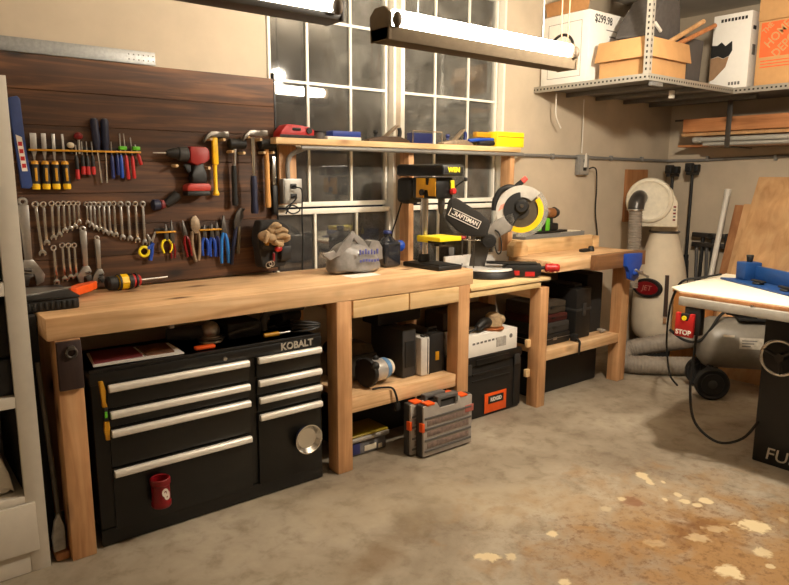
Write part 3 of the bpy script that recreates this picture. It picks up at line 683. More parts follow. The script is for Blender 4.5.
tag(cd.build('cloth_bundle', mat('dull_brown_cloth', (70, 58, 40), 0.9, var=.3, bmp=.3)), 'dull brown cloth heaped on the olive box', 'cloth')
tag(MB().box(2.24, 2.56, 2.96, 3.12, zs + .28, zs + .40, .01).build('soft_case', CHARCOAL), 'soft charcoal case lying across the cases on the bench shelf', 'case')
# on the floor in that bay
fc = thing('food_container', 'clear tub with a yellow rimmed lid on the floor beside the middle leg', 'container', (2.05, 2.85, 0))
CT = mat('clear_tub_plastic', (112, 110, 112), 0.25, var=0.25, scale=18)
b = MB(); b.box(1.925, 2.175, 2.795, 2.97, .001, .082, .016, 3); b.build('tub', CT, fc)
b = MB(); b.box(1.912, 2.188, 2.782, 2.983, .083, .108, .010, 3); b.build('lid_rim', mat('frosted_rim', (160, 152, 142), 0.35), fc)
b = MB(); b.box(1.918, 2.182, 2.788, 2.977, .109, .122, .006, 3); b.build('lid', mat('olive_yellow_lid', (150, 128, 30), 0.35), fc)
b = MB(); b.box(1.935, 1.99, 2.792, 2.796, .015, .075, .001); b.build('blue_packet', mat('dull_blue_packet', (52, 54, 110), 0.5), fc)
b = MB(); b.box(2.02, 2.10, 2.792, 2.796, .02, .05, .001); b.box(2.115, 2.14, 2.792, 2.796, .015, .04, .001); b.build('pale_packet', OFFW, fc)
def organizer(x, y, label, M):
    t = thing('parts_organizer', label, 'organizer', (M @ V((0, 0, 0))), 'grey parts organizers on the floor')
    W_, H_, D_ = .37, .325, .036
    b = MB(M); b.box(-W_ / 2, W_ / 2, -.008, D_, .002, H_ - .03, .006); b.build('back_tray', DKGREY, t)
    b = MB(M)
    b.prism([(-W_ / 2 + .004, .01), (W_ / 2 - .004, .01), (W_ / 2 - .004, H_ - .035), (.085, H_ - .025), (.07, H_ - .05), (.06, H_ - .068), (-.06, H_ - .068), (-.07, H_ - .05), (-.085, H_ - .025), (-W_ / 2 + .004, H_ - .035)], -.022, -.0085, 'XZ', .003)
    b.build('clear_lid', mat('smoked_lid', (164, 156, 148), 0.35, var=.15, scale=9), t)
    b = MB(M)
    for z in (.035, .095, .158, .218): b.box(-W_ / 2 + .012, W_ / 2 - .012, -.027, -.0225, z, z + .012, .002)
    b.build('lid_ribs', GREYPL, t)
    b = MB(M)
    for z, k in ((.05, 0), (.115, 1), (.175, 2)):
        b.box(-W_ / 2 + .03, W_ / 2 - .03, -.0245, -.0222, z + .004, z + .035, .001)
    b.build('sorted_parts', mat('mixed_hardware', (124, 106, 98), 0.5, var=.5, scale=45), t)
    b = MB(M); b.box(-.075, -.055, -.02, D_ * .6, H_ - .055, H_ - .005, .004); b.box(.055, .075, -.02, D_ * .6, H_ - .055, H_ - .005, .004); b.box(-.075, .075, -.02, D_ * .6, H_ - .022, H_, .006); b.build('handle', GREYPL, t)
    for x_ in (-.13, .115):
        q = MB(M); q.box(x_ - .028, x_ + .028, -.026, D_ * .8, H_ - .034, H_ - .022, .003); q.build('top_latch', ORANGE, t)
    q = MB(M); q.box(-W_ / 2 - .006, -W_ / 2 + .012, -.026, .004, .15, .2, .003); q.build('side_latch', ORANGE, t)
    q = MB(M); q.box(W_ / 2 - .06, W_ / 2 + .006, -.026, -.022, .195, .235, .002); q.build('side_label', mat('faded_red_label', (176, 96, 84), 0.5), t)
    return t
lean = Matrix.Rotation(math.radians(-.6), 4, 'X')
o1 = organizer(0, 0, 'front grey parts organizer with orange latches, its clear lid in full view', Matrix.Translation((2.410, 2.568, .001)) @ lean)
o2 = organizer(0, 0, 'second grey parts organizer with orange latches, behind the front one', Matrix.Translation((2.375, 2.632, .001)) @ lean)

tag(MB().box(3.47, 4.22, 2.86, 3.13, .001, .27, .012).build('storage_bin', BLACKPL), 'long black block added for shade on the floor under the vise bench shelf', 'bin')  # added dark block standing in for the deep shade under this bench
tag(MB().box(1.95, 2.55, 2.99, 3.12, .001, .28, .010).build('storage_bin', BLACKPL), 'black bin on the floor under the bench shelf behind the organizers', 'bin')
# saw bay
rb = thing('storage_toolbox', 'tall black lidded toolbox with an orange label under the saw shelf', 'toolbox', (3.02, 2.98, 0))
b = MB(); b.box(2.735, 3.285, 2.80, 3.20, .002, .345, .012); b.box(2.735, 2.80, 2.794, 2.80, .02, .34, .002); b.box(3.22, 3.285, 2.794, 2.80, .02, .34, .002); b.build('body', BLACKPL, rb)
b = MB(); b.box(2.725, 3.295, 2.79, 3.21, .346, .405, .014); b.box(2.86, 3.16, 2.782, 2.79, .352, .388, .003); b.build('lid', BLACK, rb)
b = MB(); b.box(2.84, 3.18, 2.792, 2.80, .285, .30, .003); b.box(2.84, 3.18, 2.792, 2.80, .245, .255, .003); b.build('front_ribs', BLACKPL, rb)
b = MB()
for x in (2.77, 3.21): b.box(x, x + .05, 2.780, 2.79, .30, .37, .004)
b.build('latch', DKGREY, rb)
b = MB(); b.box(2.955, 3.155, 2.794, 2.80, .02, .148, .003); b.build('label_plate', ORANGE, rb)
b = MB(); b.box(2.985, 3.125, 2.792, 2.794, .078, .13, .0008); b.build('label_panel', BLACKPL, rb)
text('RIDGID', .034, FY(3.055, 2.7915, .103), WHITETXT, rb, 'label_lettering', .0005, .0014, sx=.9)
text('PROFESSIONAL', .012, FY(3.055, 2.7935, .05), INK, rb, 'label_lettering', .0003, .0005) if False else None
wbx = thing('white_carton', 'white cardboard carton with grey printing on the tall black toolbox', 'carton', (3.0, 2.95, .406))
MB().box(2.755, 3.245, 2.80, 3.17, .4065, .54, .002).build('carton_body', PAPERW, wbx)
b = MB()
for k in range(9):
    x = 2.84 + k * .034; b.box(x, x + .022, 2.7988, 2.8, .482 + .001 * k, .494 + .001 * k)
b.build('printed_line', GREYINK, wbx)
b = MB(); b.box(3.05, 3.14, 2.7985, 2.8, .44, .50); b.build('smudge', mat('pencil_smudge', (176, 170, 162), 0.8, var=.3, scale=40), wbx)
MB().cyl((3.185, 2.7985, .495), (3.185, 2.80, .495), .014).build('printed_mark', GREYINK, wbx)
sd = thing('palm_sander', 'dusty brown sander with a copper pad lying on the white carton', 'sander', (3.1, 2.88, .541))
b = MB(); b.cyl((3.08, 2.86, .541), (3.08, 2.86, .556), .07, .072, 28, .003); b.build('pad', mat('copper_pad', (176, 102, 52), 0.6), sd)
b = MB(); b.lathe([(0, 0), (.05, 0), (.06, .012), (.058, .03), (.05, .05), (.047, .075), (.03, .09), (0, .092)], Matrix.Translation((3.08, 2.86, .557)), 24); b.build('motor_body', DUST, sd)
b = MB(); b.tube([(3.03, 2.86, .59), (2.97, 2.84, .60), (2.91, 2.83, .575)], .028, 12, smooth=4, radii=[.034, .03, .022]); b.build('grip', BLACKPL, sd)
MB().ball((3.135, 2.845, .60), (.03, .028, .03)).build('dust_port', DUST, sd)
MB().tube([(2.91, 2.83, .575), (2.86, 2.85, .555), (2.80, 2.84, .548), (2.80, 2.90, .548), (2.88, 2.93, .548), (2.95, 2.95, .555)], .007, 8, smooth=5).build('power_cord', RUBBER, sd)
tag(MB().box(2.76, 3.24, 2.98, 3.16, .541, .66, .01).build('storage_box', mat('brown_dark_box', (58, 44, 32), 0.7)), 'dark brown box behind the sander under the saw shelf', 'box')

# last bay
zl = .3655
def plain_case(x0, x1, y0, y1, z0, z1, m, name, label, cat='case', trim=None):
    t = thing(name, label, cat, ((x0 + x1) / 2, (y0 + y1) / 2, z0))
    MB().box(x0, x1, y0, y1, z0, z1, .008).build('case_body', m, t)
    MB().box(x0 - .002, x1 + .002, y0 - .003, y1, z0 + (z1 - z0) * .55, z0 + (z1 - z0) * .6, .002).build('seam_band', trim or DKGREY, t)
    MB().box((x0 + x1) / 2 - .02, (x0 + x1) / 2 + .02, y0 - .008, y0 - .0035, z0 + (z1 - z0) * .45, z0 + (z1 - z0) * .7, .002).build('latch', trim or DKGREY, t)
    return t
plain_case(3.46, 3.80, 2.80, 3.12, zl, zl + .075, BLACKPL, 'flat_case', 'flat black case at the bottom of the stack on the vise bench shelf', trim=STEEL)
plain_case(3.46, 3.80, 2.81, 3.12, zl + .076, zl + .15, DKGREY, 'flat_case', 'dark grey case in the middle of the stack on the vise bench shelf', trim=BLACKPL)
plain_case(3.47, 3.79, 2.82, 3.12, zl + .151, zl + .205, mat('maroon_box', (70, 24, 22), 0.5), 'flat_case', 'maroon case in the upper part of the stack on the vise bench shelf', trim=BLACKPL)
plain_case(3.48, 3.78, 2.83, 3.12, zl + .206, zl + .29, mat('brown_case', (64, 54, 42), 0.7), 'flat_case', 'brown case on top of the stack on the vise bench shelf', trim=BLACKPL)
t = plain_case(3.86, 4.03, 2.80, 3.13, zl, zl + .36, BLACKPL, 'tall_case', 'tall black case standing on the vise bench shelf beside the stack')
b = MB(); b.box(3.90, 3.99, 2.85, 3.08, zl + .361, zl + .385, .01); b.build('handle', DKGREY, t)
t = thing('speaker', 'tall charcoal box standing in the dark end of the vise bench shelf', 'box', (4.14, 2.98, zl))
MB().box(4.06, 4.25, 2.86, 3.13, zl, zl + .44, .01).build('box_body', CHARCOAL, t)
b = MB(); b.tube([(4.16, 2.80, zl + .012), (4.20, 2.79, zl + .02), (4.23, 2.81, zl + .012), (4.20, 2.83, zl + .02), (4.16, 2.82, zl + .025), (4.17, 2.79, zl + .03)], .009, 8, smooth=5)
tag(b.build('cord_bundle', mat('pale_grey_cord', (150, 142, 130), 0.6)), 'pale grey bundled cord on the vise bench shelf near its end leg', 'cord')
b = MB(); b.box(3.80, 3.84, 2.752, 2.80, zl + .001, zl + .05, .006)
b.tube([(3.81, 2.75, zl + .022), (3.785, 2.705, zl + .012), (3.775, 2.698, zl - .02), (3.775, 2.698, zl - .07)], .008, 8, smooth=4)
tag(b.build('charger_plug', RUBBER), 'black charger plug with its cable hanging over the vise bench shelf', 'charger')
# ================================================================ the tool board and what hangs on it
YBD = 3.238            # front face of the planks
tbd = thing('tool_board', 'dark stained plank board on the wall carrying the hand tools', 'tool board', (1.1, 3.255, .985))
b = MB()
z = 0.985
k = 0
while z < 2.0:
    z1 = min(z + .1435, 2.003)
    b.box(.20, 1.765, YBD, YBD + .020, z, z1, .0015, 1); z += .145; k += 1
b.build('planks', DARKWOOD, tbd)
MB().box(.20, 1.765, YBD + .0205, YB - .0005, .985, 2.0).build('backing', BLACKPL, tbd)
MB().box(1.7655, 1.772, YBD - .004, YB, .985, 2.03).build('edge_strip', BLACK, tbd)
PEGM = mat('pale_dowel_end', (222, 190, 142), 0.7)
for i_, (x, z) in enumerate(((1.206, 1.545), (1.366, 1.535), (1.384, 1.675), (1.452, 1.675), (1.494, 1.618), (1.556, 1.612), (1.5735, 1.6895), (1.640, 1.681), (1.670, 1.617), (1.722, 1.618))):
    MB().cyl((x, YBD, z), (x, YBD - (.085 if i_ in (6, 7) else .062), z), .0055 if i_ == 6 else .0075, n=12, bev=.001).build('peg', PEGM, tbd)
def rail(x0, x1, z, label):
    t = thing('holder_rail', label, 'tool rail', ((x0 + x1) / 2, YBD - .015, z))
    MB().box(x0, x1, YBD - .034, YBD - .0005, z - .004, z + .004, .0015).build('rail_shelf', AMBER, t)
    MB().box(x0, x1, YBD - .005, YBD - .0005, z - .012, z + .018, .001).build('rail_back', BLACKPL, t)
    return t
rail(.585, 1.05, 1.604, 'long yellow tool rail holding chisels and screwdrivers on the tool board')
rail(1.10, 1.195, 1.230, 'short yellow rail above the yellow handled pliers')
rail(1.315, 1.43, 1.231, 'short yellow rail above the blue handled pliers')
YT = YBD - .020
# chisels
def chisel(x, tilt, blade, label):
    M = Matrix.Translation((x, YT, 1.604)) @ Matrix.Rotation(tilt, 4, 'Y')
    t = thing('wood_chisel', label, 'chisel', (x, YT, 1.437), 'chisels on the tool board')
    b = MB(M); b.prism([(-blade, .070), (blade, .070), (blade, .0), (.004, -.028), (.004, -.045), (-.004, -.045), (-.004, -.028), (-blade, .0)], -.002, .002, 'XZ', .0006); b.build('blade', STEEL, t)
    b = MB(M); b.lathe([(0, -.165), (.015, -.165), (.0165, -.152), (.0155, -.142), (.0, -.142)], None, 16); b.build('yellow_cap', YEL, t)
    b = MB(M); b.lathe([(0, -.1415), (.0155, -.1415), (.0165, -.12), (.0150, -.09), (.0165, -.060), (.0, -.060)], None, 16); b.build('grip', BLACKPL, t)
    b = MB(M); b.lathe([(0, -.0595), (.0160, -.0595), (.013, -.047), (.006, -.044), (0, -.044)], None, 16); b.build('yellow_collar', AMBER, t)
    b = MB(M); b.box(-.005, .005, -.0175, -.0160, -.13, -.075, .0005); b.build('grip_label', AMBER, t)
for x, tl, w, lb in ((.606, .02, .0125, 'widest bladed'), (.646, .02, .0095, 'second widest bladed'), (.684, .01, .0070, 'third widest bladed'), (.722, -.02, .0045, 'narrowest bladed')):
    chisel(x, tl, w, '%s yellow and black wood chisel of the four on the long rail' % lb)
# drivers
def driver(x, zt, zg, zb, m, name, label, r=.0085, sh=.0028, grp='screwdrivers on the long rail', tilt=0.0, band=None):
    """shaft from zt down to zg, handle zg to zb"""
    t = thing(name, label, 'screwdriver', (x, YT, min(zb, zt)), grp)
    M = Matrix.Translation((x, YT, zg)) @ Matrix.Rotation(tilt, 4, 'Y')
    L = zg - zb
    MB(M).cyl((0, 0, zt - zg), (0, 0, 0.002 if zt > zg else -.002), sh, n=10).build('shaft', STEEL, t)
    s = 1 if L > 0 else -1
    prof = [(0, 0), (r * .6, 0), (r * .7, -s * .008), (r, -s * .016), (r * .92, -L * .5), (r, -L + s * .008), (r * .8, -L), (0, -L)]
    if L > 0: prof = prof[::-1]
    MB(M).lathe(prof, None, 14).build('handle', m, t)
    if band: MB(M).lathe([(0, -L * .95), (r * 1.06, -L * .95), (r * 1.06, -L * .55), (0, -L * .55)], None, 14).build('red_end', band, t)
    return t
driver(.772, 1.630, 1.585, 1.476, BLACKPL, 'screwdriver', 'black red tipped slim screwdriver with the longest handle, first after the chisels', band=RED)
driver(.797, 1.645, 1.585, 1.498, BLACKPL, 'screwdriver', 'black red tipped slim screwdriver second along from the chisels', band=RED)
driver(.817, 1.646, 1.585, 1.498, BLACKPL, 'screwdriver', 'black red tipped slim screwdriver third along from the chisels', band=RED)
driver(.839, 1.646, 1.585, 1.498, BLACKPL, 'screwdriver', 'black red tipped slim screwdriver next to the big navy screwdrivers', band=RED)
# two knobs above the rail
q = thing('stubby_driver', 'stubby screwdriver with a round cream knob above the long rail', 'screwdriver', (.752, YT, 1.606), 'stubby drivers on the long rail')
MB().ball((.752, YT, 1.628), (.016, .015, .013)).build('knob', OFFW, q); MB().cyl((.752, YT, 1.592), (.752, YT, 1.616), .006).build('stem', BLACKPL, q)
q = thing('stubby_driver', 'stubby screwdriver with a round dark red knob above the long rail', 'screwdriver', (.79, YT, 1.606), 'stubby drivers on the long rail')
MB().ball((.786, YT, 1.668), (.019, .016, .017)).build('knob', DKRED, q); MB().cyl((.786, YT, 1.592), (.786, YT, 1.655), .005).build('stem', STEEL, q)
# large navy screwdrivers, handles up
for x, tl, lb in ((.861, -.055, 'large navy handled screwdriver standing handle up, nearer the chisels'), (.898, .02, 'large navy handled screwdriver standing handle up, nearer the red pliers')):
    t = thing('screwdriver', lb, 'screwdriver', (x, YT, 1.465), 'navy screwdrivers on the long rail')
    M = Matrix.Translation((x, YT, 1.64)) @ Matrix.Rotation(tl, 4, 'Y')
    MB(M).cyl((0, 0, -.175), (0, 0, 0), .0042, n=10).build('shaft', CHROME, t)
    MB(M).lathe([(0, -.03), (.011, -.03), (.013, -.012), (.016, 0), (.0175, .02), (.0165, .06), (.0175, .095), (.014, .105), (0, .105)], None, 18).build('handle', NAVY, t)
    MB(M).lathe([(0, .1055), (.012, .1055), (.010, .109), (0, .109)], None, 14).build('end_cap', GREYPL, t)
driver(.922, 1.649, 1.590, 1.485, DKBLUE, 'screwdriver', 'dark blue handled slim screwdriver next to the navy pair', tilt=.0)
driver(.945, 1.610, 1.592, 1.50, DKBLUE, 'screwdriver', 'dark blue handled short screwdriver between two slim blue ones')
driver(.962, 1.686, 1.590, 1.487, BLUE, 'screwdriver', 'bright blue handled screwdriver with the long shaft on the rail')
driver(.984, 1.687, 1.590, 1.481, RED, 'screwdriver', 'red handled screwdriver nearest the bright blue one', tilt=-.05)
driver(1.012, 1.670, 1.588, 1.484, RED, 'screwdriver', 'red handled screwdriver in the middle of the three red ones', tilt=-.04)
driver(1.038, 1.640, 1.600, 1.545, RED, 'screwdriver', 'short red handled screwdriver at the drill end of the long rail', tilt=-.25)
for x, lb in ((.972, 'small lime green clip on the rail by the blue screwdrivers'), (1.032, 'small lime green clip at the drill end of the rail')):
    tag(MB().box(x - .017, x + .017, YT - .012, YT + .012, 1.613, 1.630, .004).build('rail_clip', GREEN), lb, 'clip', 'green clips on the long rail')
# blue saw sheath at the board's near end
hs = thing('saw_sheath', 'blue plastic sheath with a white and red label hanging at the board edge', 'sheath', (.55, 3.21, 1.442))
b = MB(); b.prism([(.522, 1.80), (.531, 1.815), (.560, 1.822), (.570, 1.81), (.576, 1.60), (.590, 1.455), (.575, 1.442), (.545, 1.445), (.538, 1.60)], 3.210, 3.234, 'XZ', .003); b.build('sheath_body', mat('sheath_blue', (44, 66, 124), 0.5), hs)
b = MB(); b.prism([(.541, 1.665), (.563, 1.655), (.574, 1.515), (.553, 1.515)], 3.2085, 3.2098, 'XZ'); b.build('label_patch', WHITE, hs)
for i in range(4):
    zz = 1.63 - i * .03; MB().box(.547 + i * .0025, .562 + i * .0025, 3.2075, 3.2085, zz - .011, zz + .006).build('label_mark', RED, hs)
tag(MB().cyl((1.155, 3.20, 1.603), (1.10, 3.20, 1.603), .004, .0025, 10).build('drill_bit', STEEL), 'slim steel bit in the red drill chuck', 'bit') if False else None
# drill
dr = thing('cordless_drill', 'red and black cordless drill hanging on two wooden pegs', 'drill', (1.27, 3.19, 1.40))
yd = 3.192
b = MB(); b.cyl((1.10, yd, 1.603), (1.165, yd, 1.603), .003, .005, 10); b.build('bit', STEEL, dr)
b = MB(); b.lathe([(0, 0), (.012, 0), (.018, .012), (.024, .03), (.026, .055), (.0, .055)], frame((1.162, yd, 1.603), (0, 0, -1), z=(1, 0, 0)), 18); b.build('chuck', BLACKPL, dr)
b = MB(); b.cyl((1.2175, yd, 1.60), (1.265, yd, 1.60), .033, .036, 18, .004); b.build('clutch_collar', DKGREY, dr)
b = MB(); b.prism([(1.266, 1.637), (1.35, 1.636), (1.366, 1.615), (1.364, 1.572), (1.335, 1.560), (1.30, 1.545), (1.266, 1.562)], yd - .036, yd + .034, 'XZ', .010); b.build('motor_housing', mat('drill_red', (148, 38, 34), 0.45), dr)
b = MB(); b.prism([(1.285, 1.5515), (1.335, 1.5595), (1.348, 1.50), (1.352, 1.462), (1.272, 1.462), (1.276, 1.50)], yd - .026, yd + .026, 'XZ', .010); b.prism([(1.24, 1.55), (1.275, 1.556), (1.276, 1.52), (1.262, 1.51)], yd - .012, yd + .012, 'XZ', .003); b.build('handle', BLACKPL, dr)
b = MB(); b.prism([(1.246, 1.452), (1.262, 1.461), (1.356, 1.461), (1.364, 1.448), (1.362, 1.425), (1.243, 1.425)], yd - .036, yd + .036, 'XZ', .006); b.build('battery_top', mat('faded_red', (176, 56, 46), 0.5), dr)
b = MB(); b.box(1.244, 1.360, yd - .034, yd + .034, 1.402, 1.4245, .006); b.build('battery_base', BLACKPL, dr)
# sander/strap shape below the drill
mt = thing('inspection_light', 'black angled hand lamp with a blue striped head hanging under the drill', 'hand lamp', (1.14, 3.21, 1.34))
b = MB(); b.tube([(1.15, 3.208, 1.362), (1.18, 3.208, 1.382), (1.212, 3.208, 1.408)], .019, 12, radii=[.019, .023, .024]); b.build('body', BLACKPL, mt)
b = MB(); b.cyl((1.088, 3.208, 1.36), (1.125, 3.208, 1.362), .027, .025, 16, .005); b.build('head', NAVY, mt)
b = MB(); b.cyl((1.1255, 3.208, 1.362), (1.146, 3.208, 1.364), .023, .02, 16, .003); b.build('maroon_collar', MAGENTA, mt)

# hammers
def claw(P, cx, z, hw, t, m, yo=0):
    b = MB()
    b.prism([(cx - .058 * hw, z - .036), (cx - .045 * hw, z - .006), (cx - .02 * hw, z + .016), (cx + .012 * hw, z + .018), (cx + .02 * hw, z + .012), (cx + .045 * hw, z + .012), (cx + .048 * hw, z + .019), (cx + .075 * hw, z + .019), (cx + .075 * hw, z - .010), (cx + .048 * hw, z - .010), (cx + .045 * hw, z - .006), (cx + .014, z - .010), (cx - .012, z - .010), (cx - .022 * hw, z - .002), (cx - .042 * hw, z - .020), (cx - .053 * hw, z - .040)], 3.195 - yo, 3.221 - yo, 'XZ', .003)
    return b.build('head', m, t)
h1 = thing('claw_hammer', 'claw hammer with an all yellow handle hanging on pegs', 'hammer', (1.41, 3.21, 1.40), 'hammers on the tool board')
claw(None, 1.411, 1.697, 1.0, h1, HAMMER)
b = MB(); b.box(1.397, 1.428, 3.196, 3.220, 1.552, 1.686, .008); b.build('grip_sleeve', YEL, h1)
b = MB(); b.lathe([(0, 0), (.014, 0), (.017, .008), (.010, .028), (.0095, .13), (.0115, .15), (0, .15)], Matrix.Translation((1.409, 3.208, 1.401)), 14); b.build('shaft', YEL, h1)
def mallet(x, z0, z1, zb, m, hm, label, dz=0):
    t = thing('mallet', label, 'mallet', (x, 3.19, zb), 'hammers on the tool board')
    b = MB(); b.cyl((x - .046, 3.203, (z0 + z1) / 2), (x + .046, 3.203, (z0 + z1) / 2), (z1 - z0) / 2, (z1 - z0) / 2, 22, .005); b.build('head', BLACKPL, t)
    return t
m2 = mallet(1.530, 1.632, 1.683, 1.348, None, None, 'black headed mallet with a black grip, second from the drill')
MB().cyl((1.512, 3.203, 1.55), (1.518, 3.203, 1.632), .008, .008, 12).build('neck', STEEL, m2)
MB().lathe([(0, 0), (.014, 0), (.016, .012), (.013, .06), (.0145, .16), (.012, .20), (0, .202)], Matrix.Translation((1.508, 3.203, 1.348)), 14).build('grip', RUBBER, m2)
h3 = thing('claw_hammer', 'steel claw hammer with a navy rubber grip hanging on pegs', 'hammer', (1.60, 3.21, 1.308), 'hammers on the tool board')
claw(None, 1.598, 1.709, 1.05, h3, HAMMER, .047)
MB().lathe([(0, 0), (.008, 0), (.010, .06), (.012, .16), (.013, .19), (0, .19)], Matrix.Translation((1.597, 3.161, 1.50)), 12).build('neck', CHROME, h3)
MB().lathe([(0, 0), (.018, 0), (.020, .015), (.016, .07), (.018, .15), (.0145, .19), (0, .192)], Matrix.Translation((1.595, 3.161, 1.307)), 16).build('grip', NAVY, h3)
m4 = mallet(1.699, 1.634, 1.686, 1.335, None, None, 'black headed mallet with a pale wooden handle beside the window')
MB().lathe([(0, 0), (.015, 0), (.0165, .02), (.013, .10), (.0135, .22), (.0115, .30), (0, .30)], Matrix.Translation((1.695, 3.203, 1.334)), 14).build('handle', HICK, m4)
sq = thing('wrecking_bar', 'narrow steel bar with a black grip hanging at the window edge of the board', 'pry bar', (1.735, 3.21, 1.29))
MB().box(1.727, 1.750, 3.205, 3.222, 1.45, 1.60, .003).build('blade', CHROME, sq)
MB().box(1.724, 1.753, 3.200, 3.226, 1.295, 1.449, .007).build('grip', BLACKPL, sq)

# combination wrenches
def wrench(x, zt, zb, label, grp, tilt=0.0, name='combination_wrench', m=CHROME):
    """ring on top, open jaw at the bottom"""
    L = zt - zb; s = .0075 + L * .030
    t = thing(name, label, 'wrench', (x, YT, zb), grp)
    M = Matrix.Translation((x, YT + .008, zt)) @ Matrix.Rotation(tilt, 4, 'Y')
    b = MB(M); b.torus((0, 0, -s), s * .78, s * .34, (0, 1, 0), 18, 8); b.build('ring_end', m, t)
    b = MB(M); w = s * .36
    b.prism([(-w, -2 * s + s * .1), (w, -2 * s + s * .1), (w * 1.15, -L + s * 1.9), (-w * 1.15, -L + s * 1.9)], -.003, .003, 'XZ', .001); b.build('shaft', m, t)
    b = MB(M); g = -L
    b.prism([(-w * 1.1, g + 2.0 * s), (w * 1.1, g + 2.0 * s), (s * 1.05, g + 1.2 * s), (s * 1.0, g + .35 * s), (s * .5, g), (s * .36, g + .25 * s), (s * .42, g + .85 * s), (0, g + 1.05 * s), (-s * .42, g + .85 * s), (-s * .52, g + .25 * s), (-s * .75, g), (-s * 1.05, g + .45 * s), (-s * .95, g + 1.3 * s)], -.004, .004, 'XZ', .001, Matrix.Translation((0, 0, 0))); b.build('open_jaw', m, t)
    return t
ORD = ['longest', 'second longest', 'third longest', 'fourth longest', 'fifth longest', 'sixth longest', 'seventh longest', 'shortest']
for i, (x, zt, zb, dx) in enumerate(((.594, 1.390, 1.150, .012), (.626, 1.388, 1.195, .0), (.659, 1.390, 1.217, -.004), (.685, 1.387, 1.229, -.006), (.706, 1.389, 1.246, -.003), (.728, 1.388, 1.254, -.003), (.747, 1.388, 1.263, -.001), (.766, 1.386, 1.283, -.002))):
    wrench(x, zt, zb, '%s chrome combination wrench in the row beside the large adjustable wrench' % ORD[i], 'combination wrenches, row beside the adjustable wrench', tilt=-dx / (zt - zb))
ORD2 = ['shortest', 'second shortest', 'third shortest', 'fourth shortest', 'fifth shortest', 'middle sized', 'fifth longest', 'fourth longest', 'third longest', 'second longest', 'longest']
for i, (x, zt, zb) in enumerate(((.800, 1.382, 1.277), (.815, 1.382, 1.266), (.832, 1.382, 1.252), (.852, 1.382, 1.245), (.873, 1.382, 1.232), (.895, 1.382, 1.224), (.918, 1.384, 1.216), (.948, 1.381, 1.202), (.981, 1.381, 1.195), (1.015, 1.381, 1.185), (1.049, 1.380, 1.172))):
    wrench(x, zt, zb, '%s steel combination wrench in the row under the red screwdrivers' % ORD2[i], 'combination wrenches, row under the screwdrivers', m=STEEL if i % 3 else CHROME)
ORD3 = ['longest', 'second longest', 'second shortest', 'shortest']
for i, (x, zt, zb) in enumerate(((.652, 1.196, 1.020), (.687, 1.206, 1.030), (.712, 1.204, 1.037), (.736, 1.202, 1.040))):
    wrench(x, zt, zb, '%s ratcheting wrench of the four in the lower row' % ORD3[i], 'ratcheting wrenches in the lower row', name='ratcheting_wrench')
# adjustable wrenches
def adjustable(x, zt, L, label, tilt=0.0, flip=1, y=YT):
    t = thing('adjustable_wrench', label, 'wrench', (x, y, zt - L))
    M = Matrix.Translation((x, y, zt)) @ Matrix.Rotation(tilt, 4, 'Y') @ Matrix.Diagonal((flip, 1, 1, 1))
    k = L
    b = MB(M); b.prism([(-.055 * k, -.09 * k), (.055 * k, -.09 * k), (.038 * k, -.70 * k), (-.038 * k, -.70 * k)], -.006, .006, 'XZ', .002); b.torus((0, 0, -.055 * k), .037 * k, .018 * k, (0, 1, 0), 18, 8); b.build('handle', STEEL, t)
    b = MB(M); b.prism([(-.05 * k, -.695 * k), (.042 * k, -.695 * k), (.11 * k, -.80 * k), (.15 * k, -.88 * k), (.13 * k, -.96 * k), (.055 * k, -.99 * k), (.05 * k, -.86 * k), (-.06 * k, -.84 * k), (-.09 * k, -.79 * k)], -.009, .009, 'XZ', .002); b.build('head', STEEL, t)
    b = MB(M); b.prism([(-.075 * k, -.85 * k), (.035 * k, -.868 * k), (.035 * k, -.89 * k), (-.005 * k, -.90 * k), (-.03 * k, -.99 * k), (-.085 * k, -.97 * k)], -.008, .008, 'XZ', .002); b.build('movable_jaw', DKSTEEL, t)
    b = MB(M); b.cyl((-.055 * k, -.011, -.80 * k), (.015 * k, -.011, -.815 * k), .020 * k, n=12); b.build('worm_screw', DKSTEEL, t)
    return t
adjustable(.545, 1.408, .385, 'very large adjustable wrench hanging at the cabinet end of the tool board', tilt=-.01)
adjustable(.775, 1.276, .262, 'medium adjustable wrench hanging in the lower row of wrenches', flip=-1)
adjustable(.832, 1.230, .222, 'smaller adjustable wrench hanging at the end of the lower row', flip=-1)
# pliers: two jaws above, two handles below
def pliers(x, zt, zp, zb, spread, hm, label, jaw=.011, hw=.008, m=DKSTEEL, tilt=0.0, name='pliers', bow=1.0, curve=.5):
    t = thing(name, label, 'pliers', (x, YT, zb), 'pliers on the tool board')
    M = Matrix.Translation((x, YT, zp)) @ Matrix.Rotation(tilt, 4, 'Y')
    H = zt - zp; D = zp - zb
    b = MB(M); b.prism([(-jaw * .15, H), (jaw * .15, H), (jaw * .75, H * .35), (jaw, 0), (jaw * .9, -.016), (-jaw * .9, -.016), (-jaw, 0), (-jaw * .75, H * .35)], -.005, .005, 'XZ', .0015); b.cyl((0, -.008, 0), (0, .006, 0), jaw * .55, n=12); b.build('jaws', m, t)
    for s in (-1, 1):
        p = [(s * jaw * .35, .004 * s, -.012), (s * spread * .8, .0, -D * .30), (s * spread * bow, 0, -D * .62), (s * spread * (1 - curve * .4), 0, -D)]
        q = MB(M); q.tube(p, hw, 10, smooth=4, radii=[hw * .75, hw, hw * 1.05, hw * .8]); q.build('handle', hm, t)
    return t
sn = thing('snips', 'blue and yellow bladed snips hanging below the hand lamp', 'snips', (1.06, YT, 1.09))
b = MB(); b.prism([(1.095, 1.235), (1.102, 1.232), (1.078, 1.165), (1.062, 1.17)], YT - .003, YT + .003, 'XZ', .001); b.prism([(1.055, 1.222), (1.062, 1.225), (1.085, 1.175), (1.07, 1.165)], YT - .003, YT + .003, 'XZ', .001); b.build('blades', STEEL, sn)
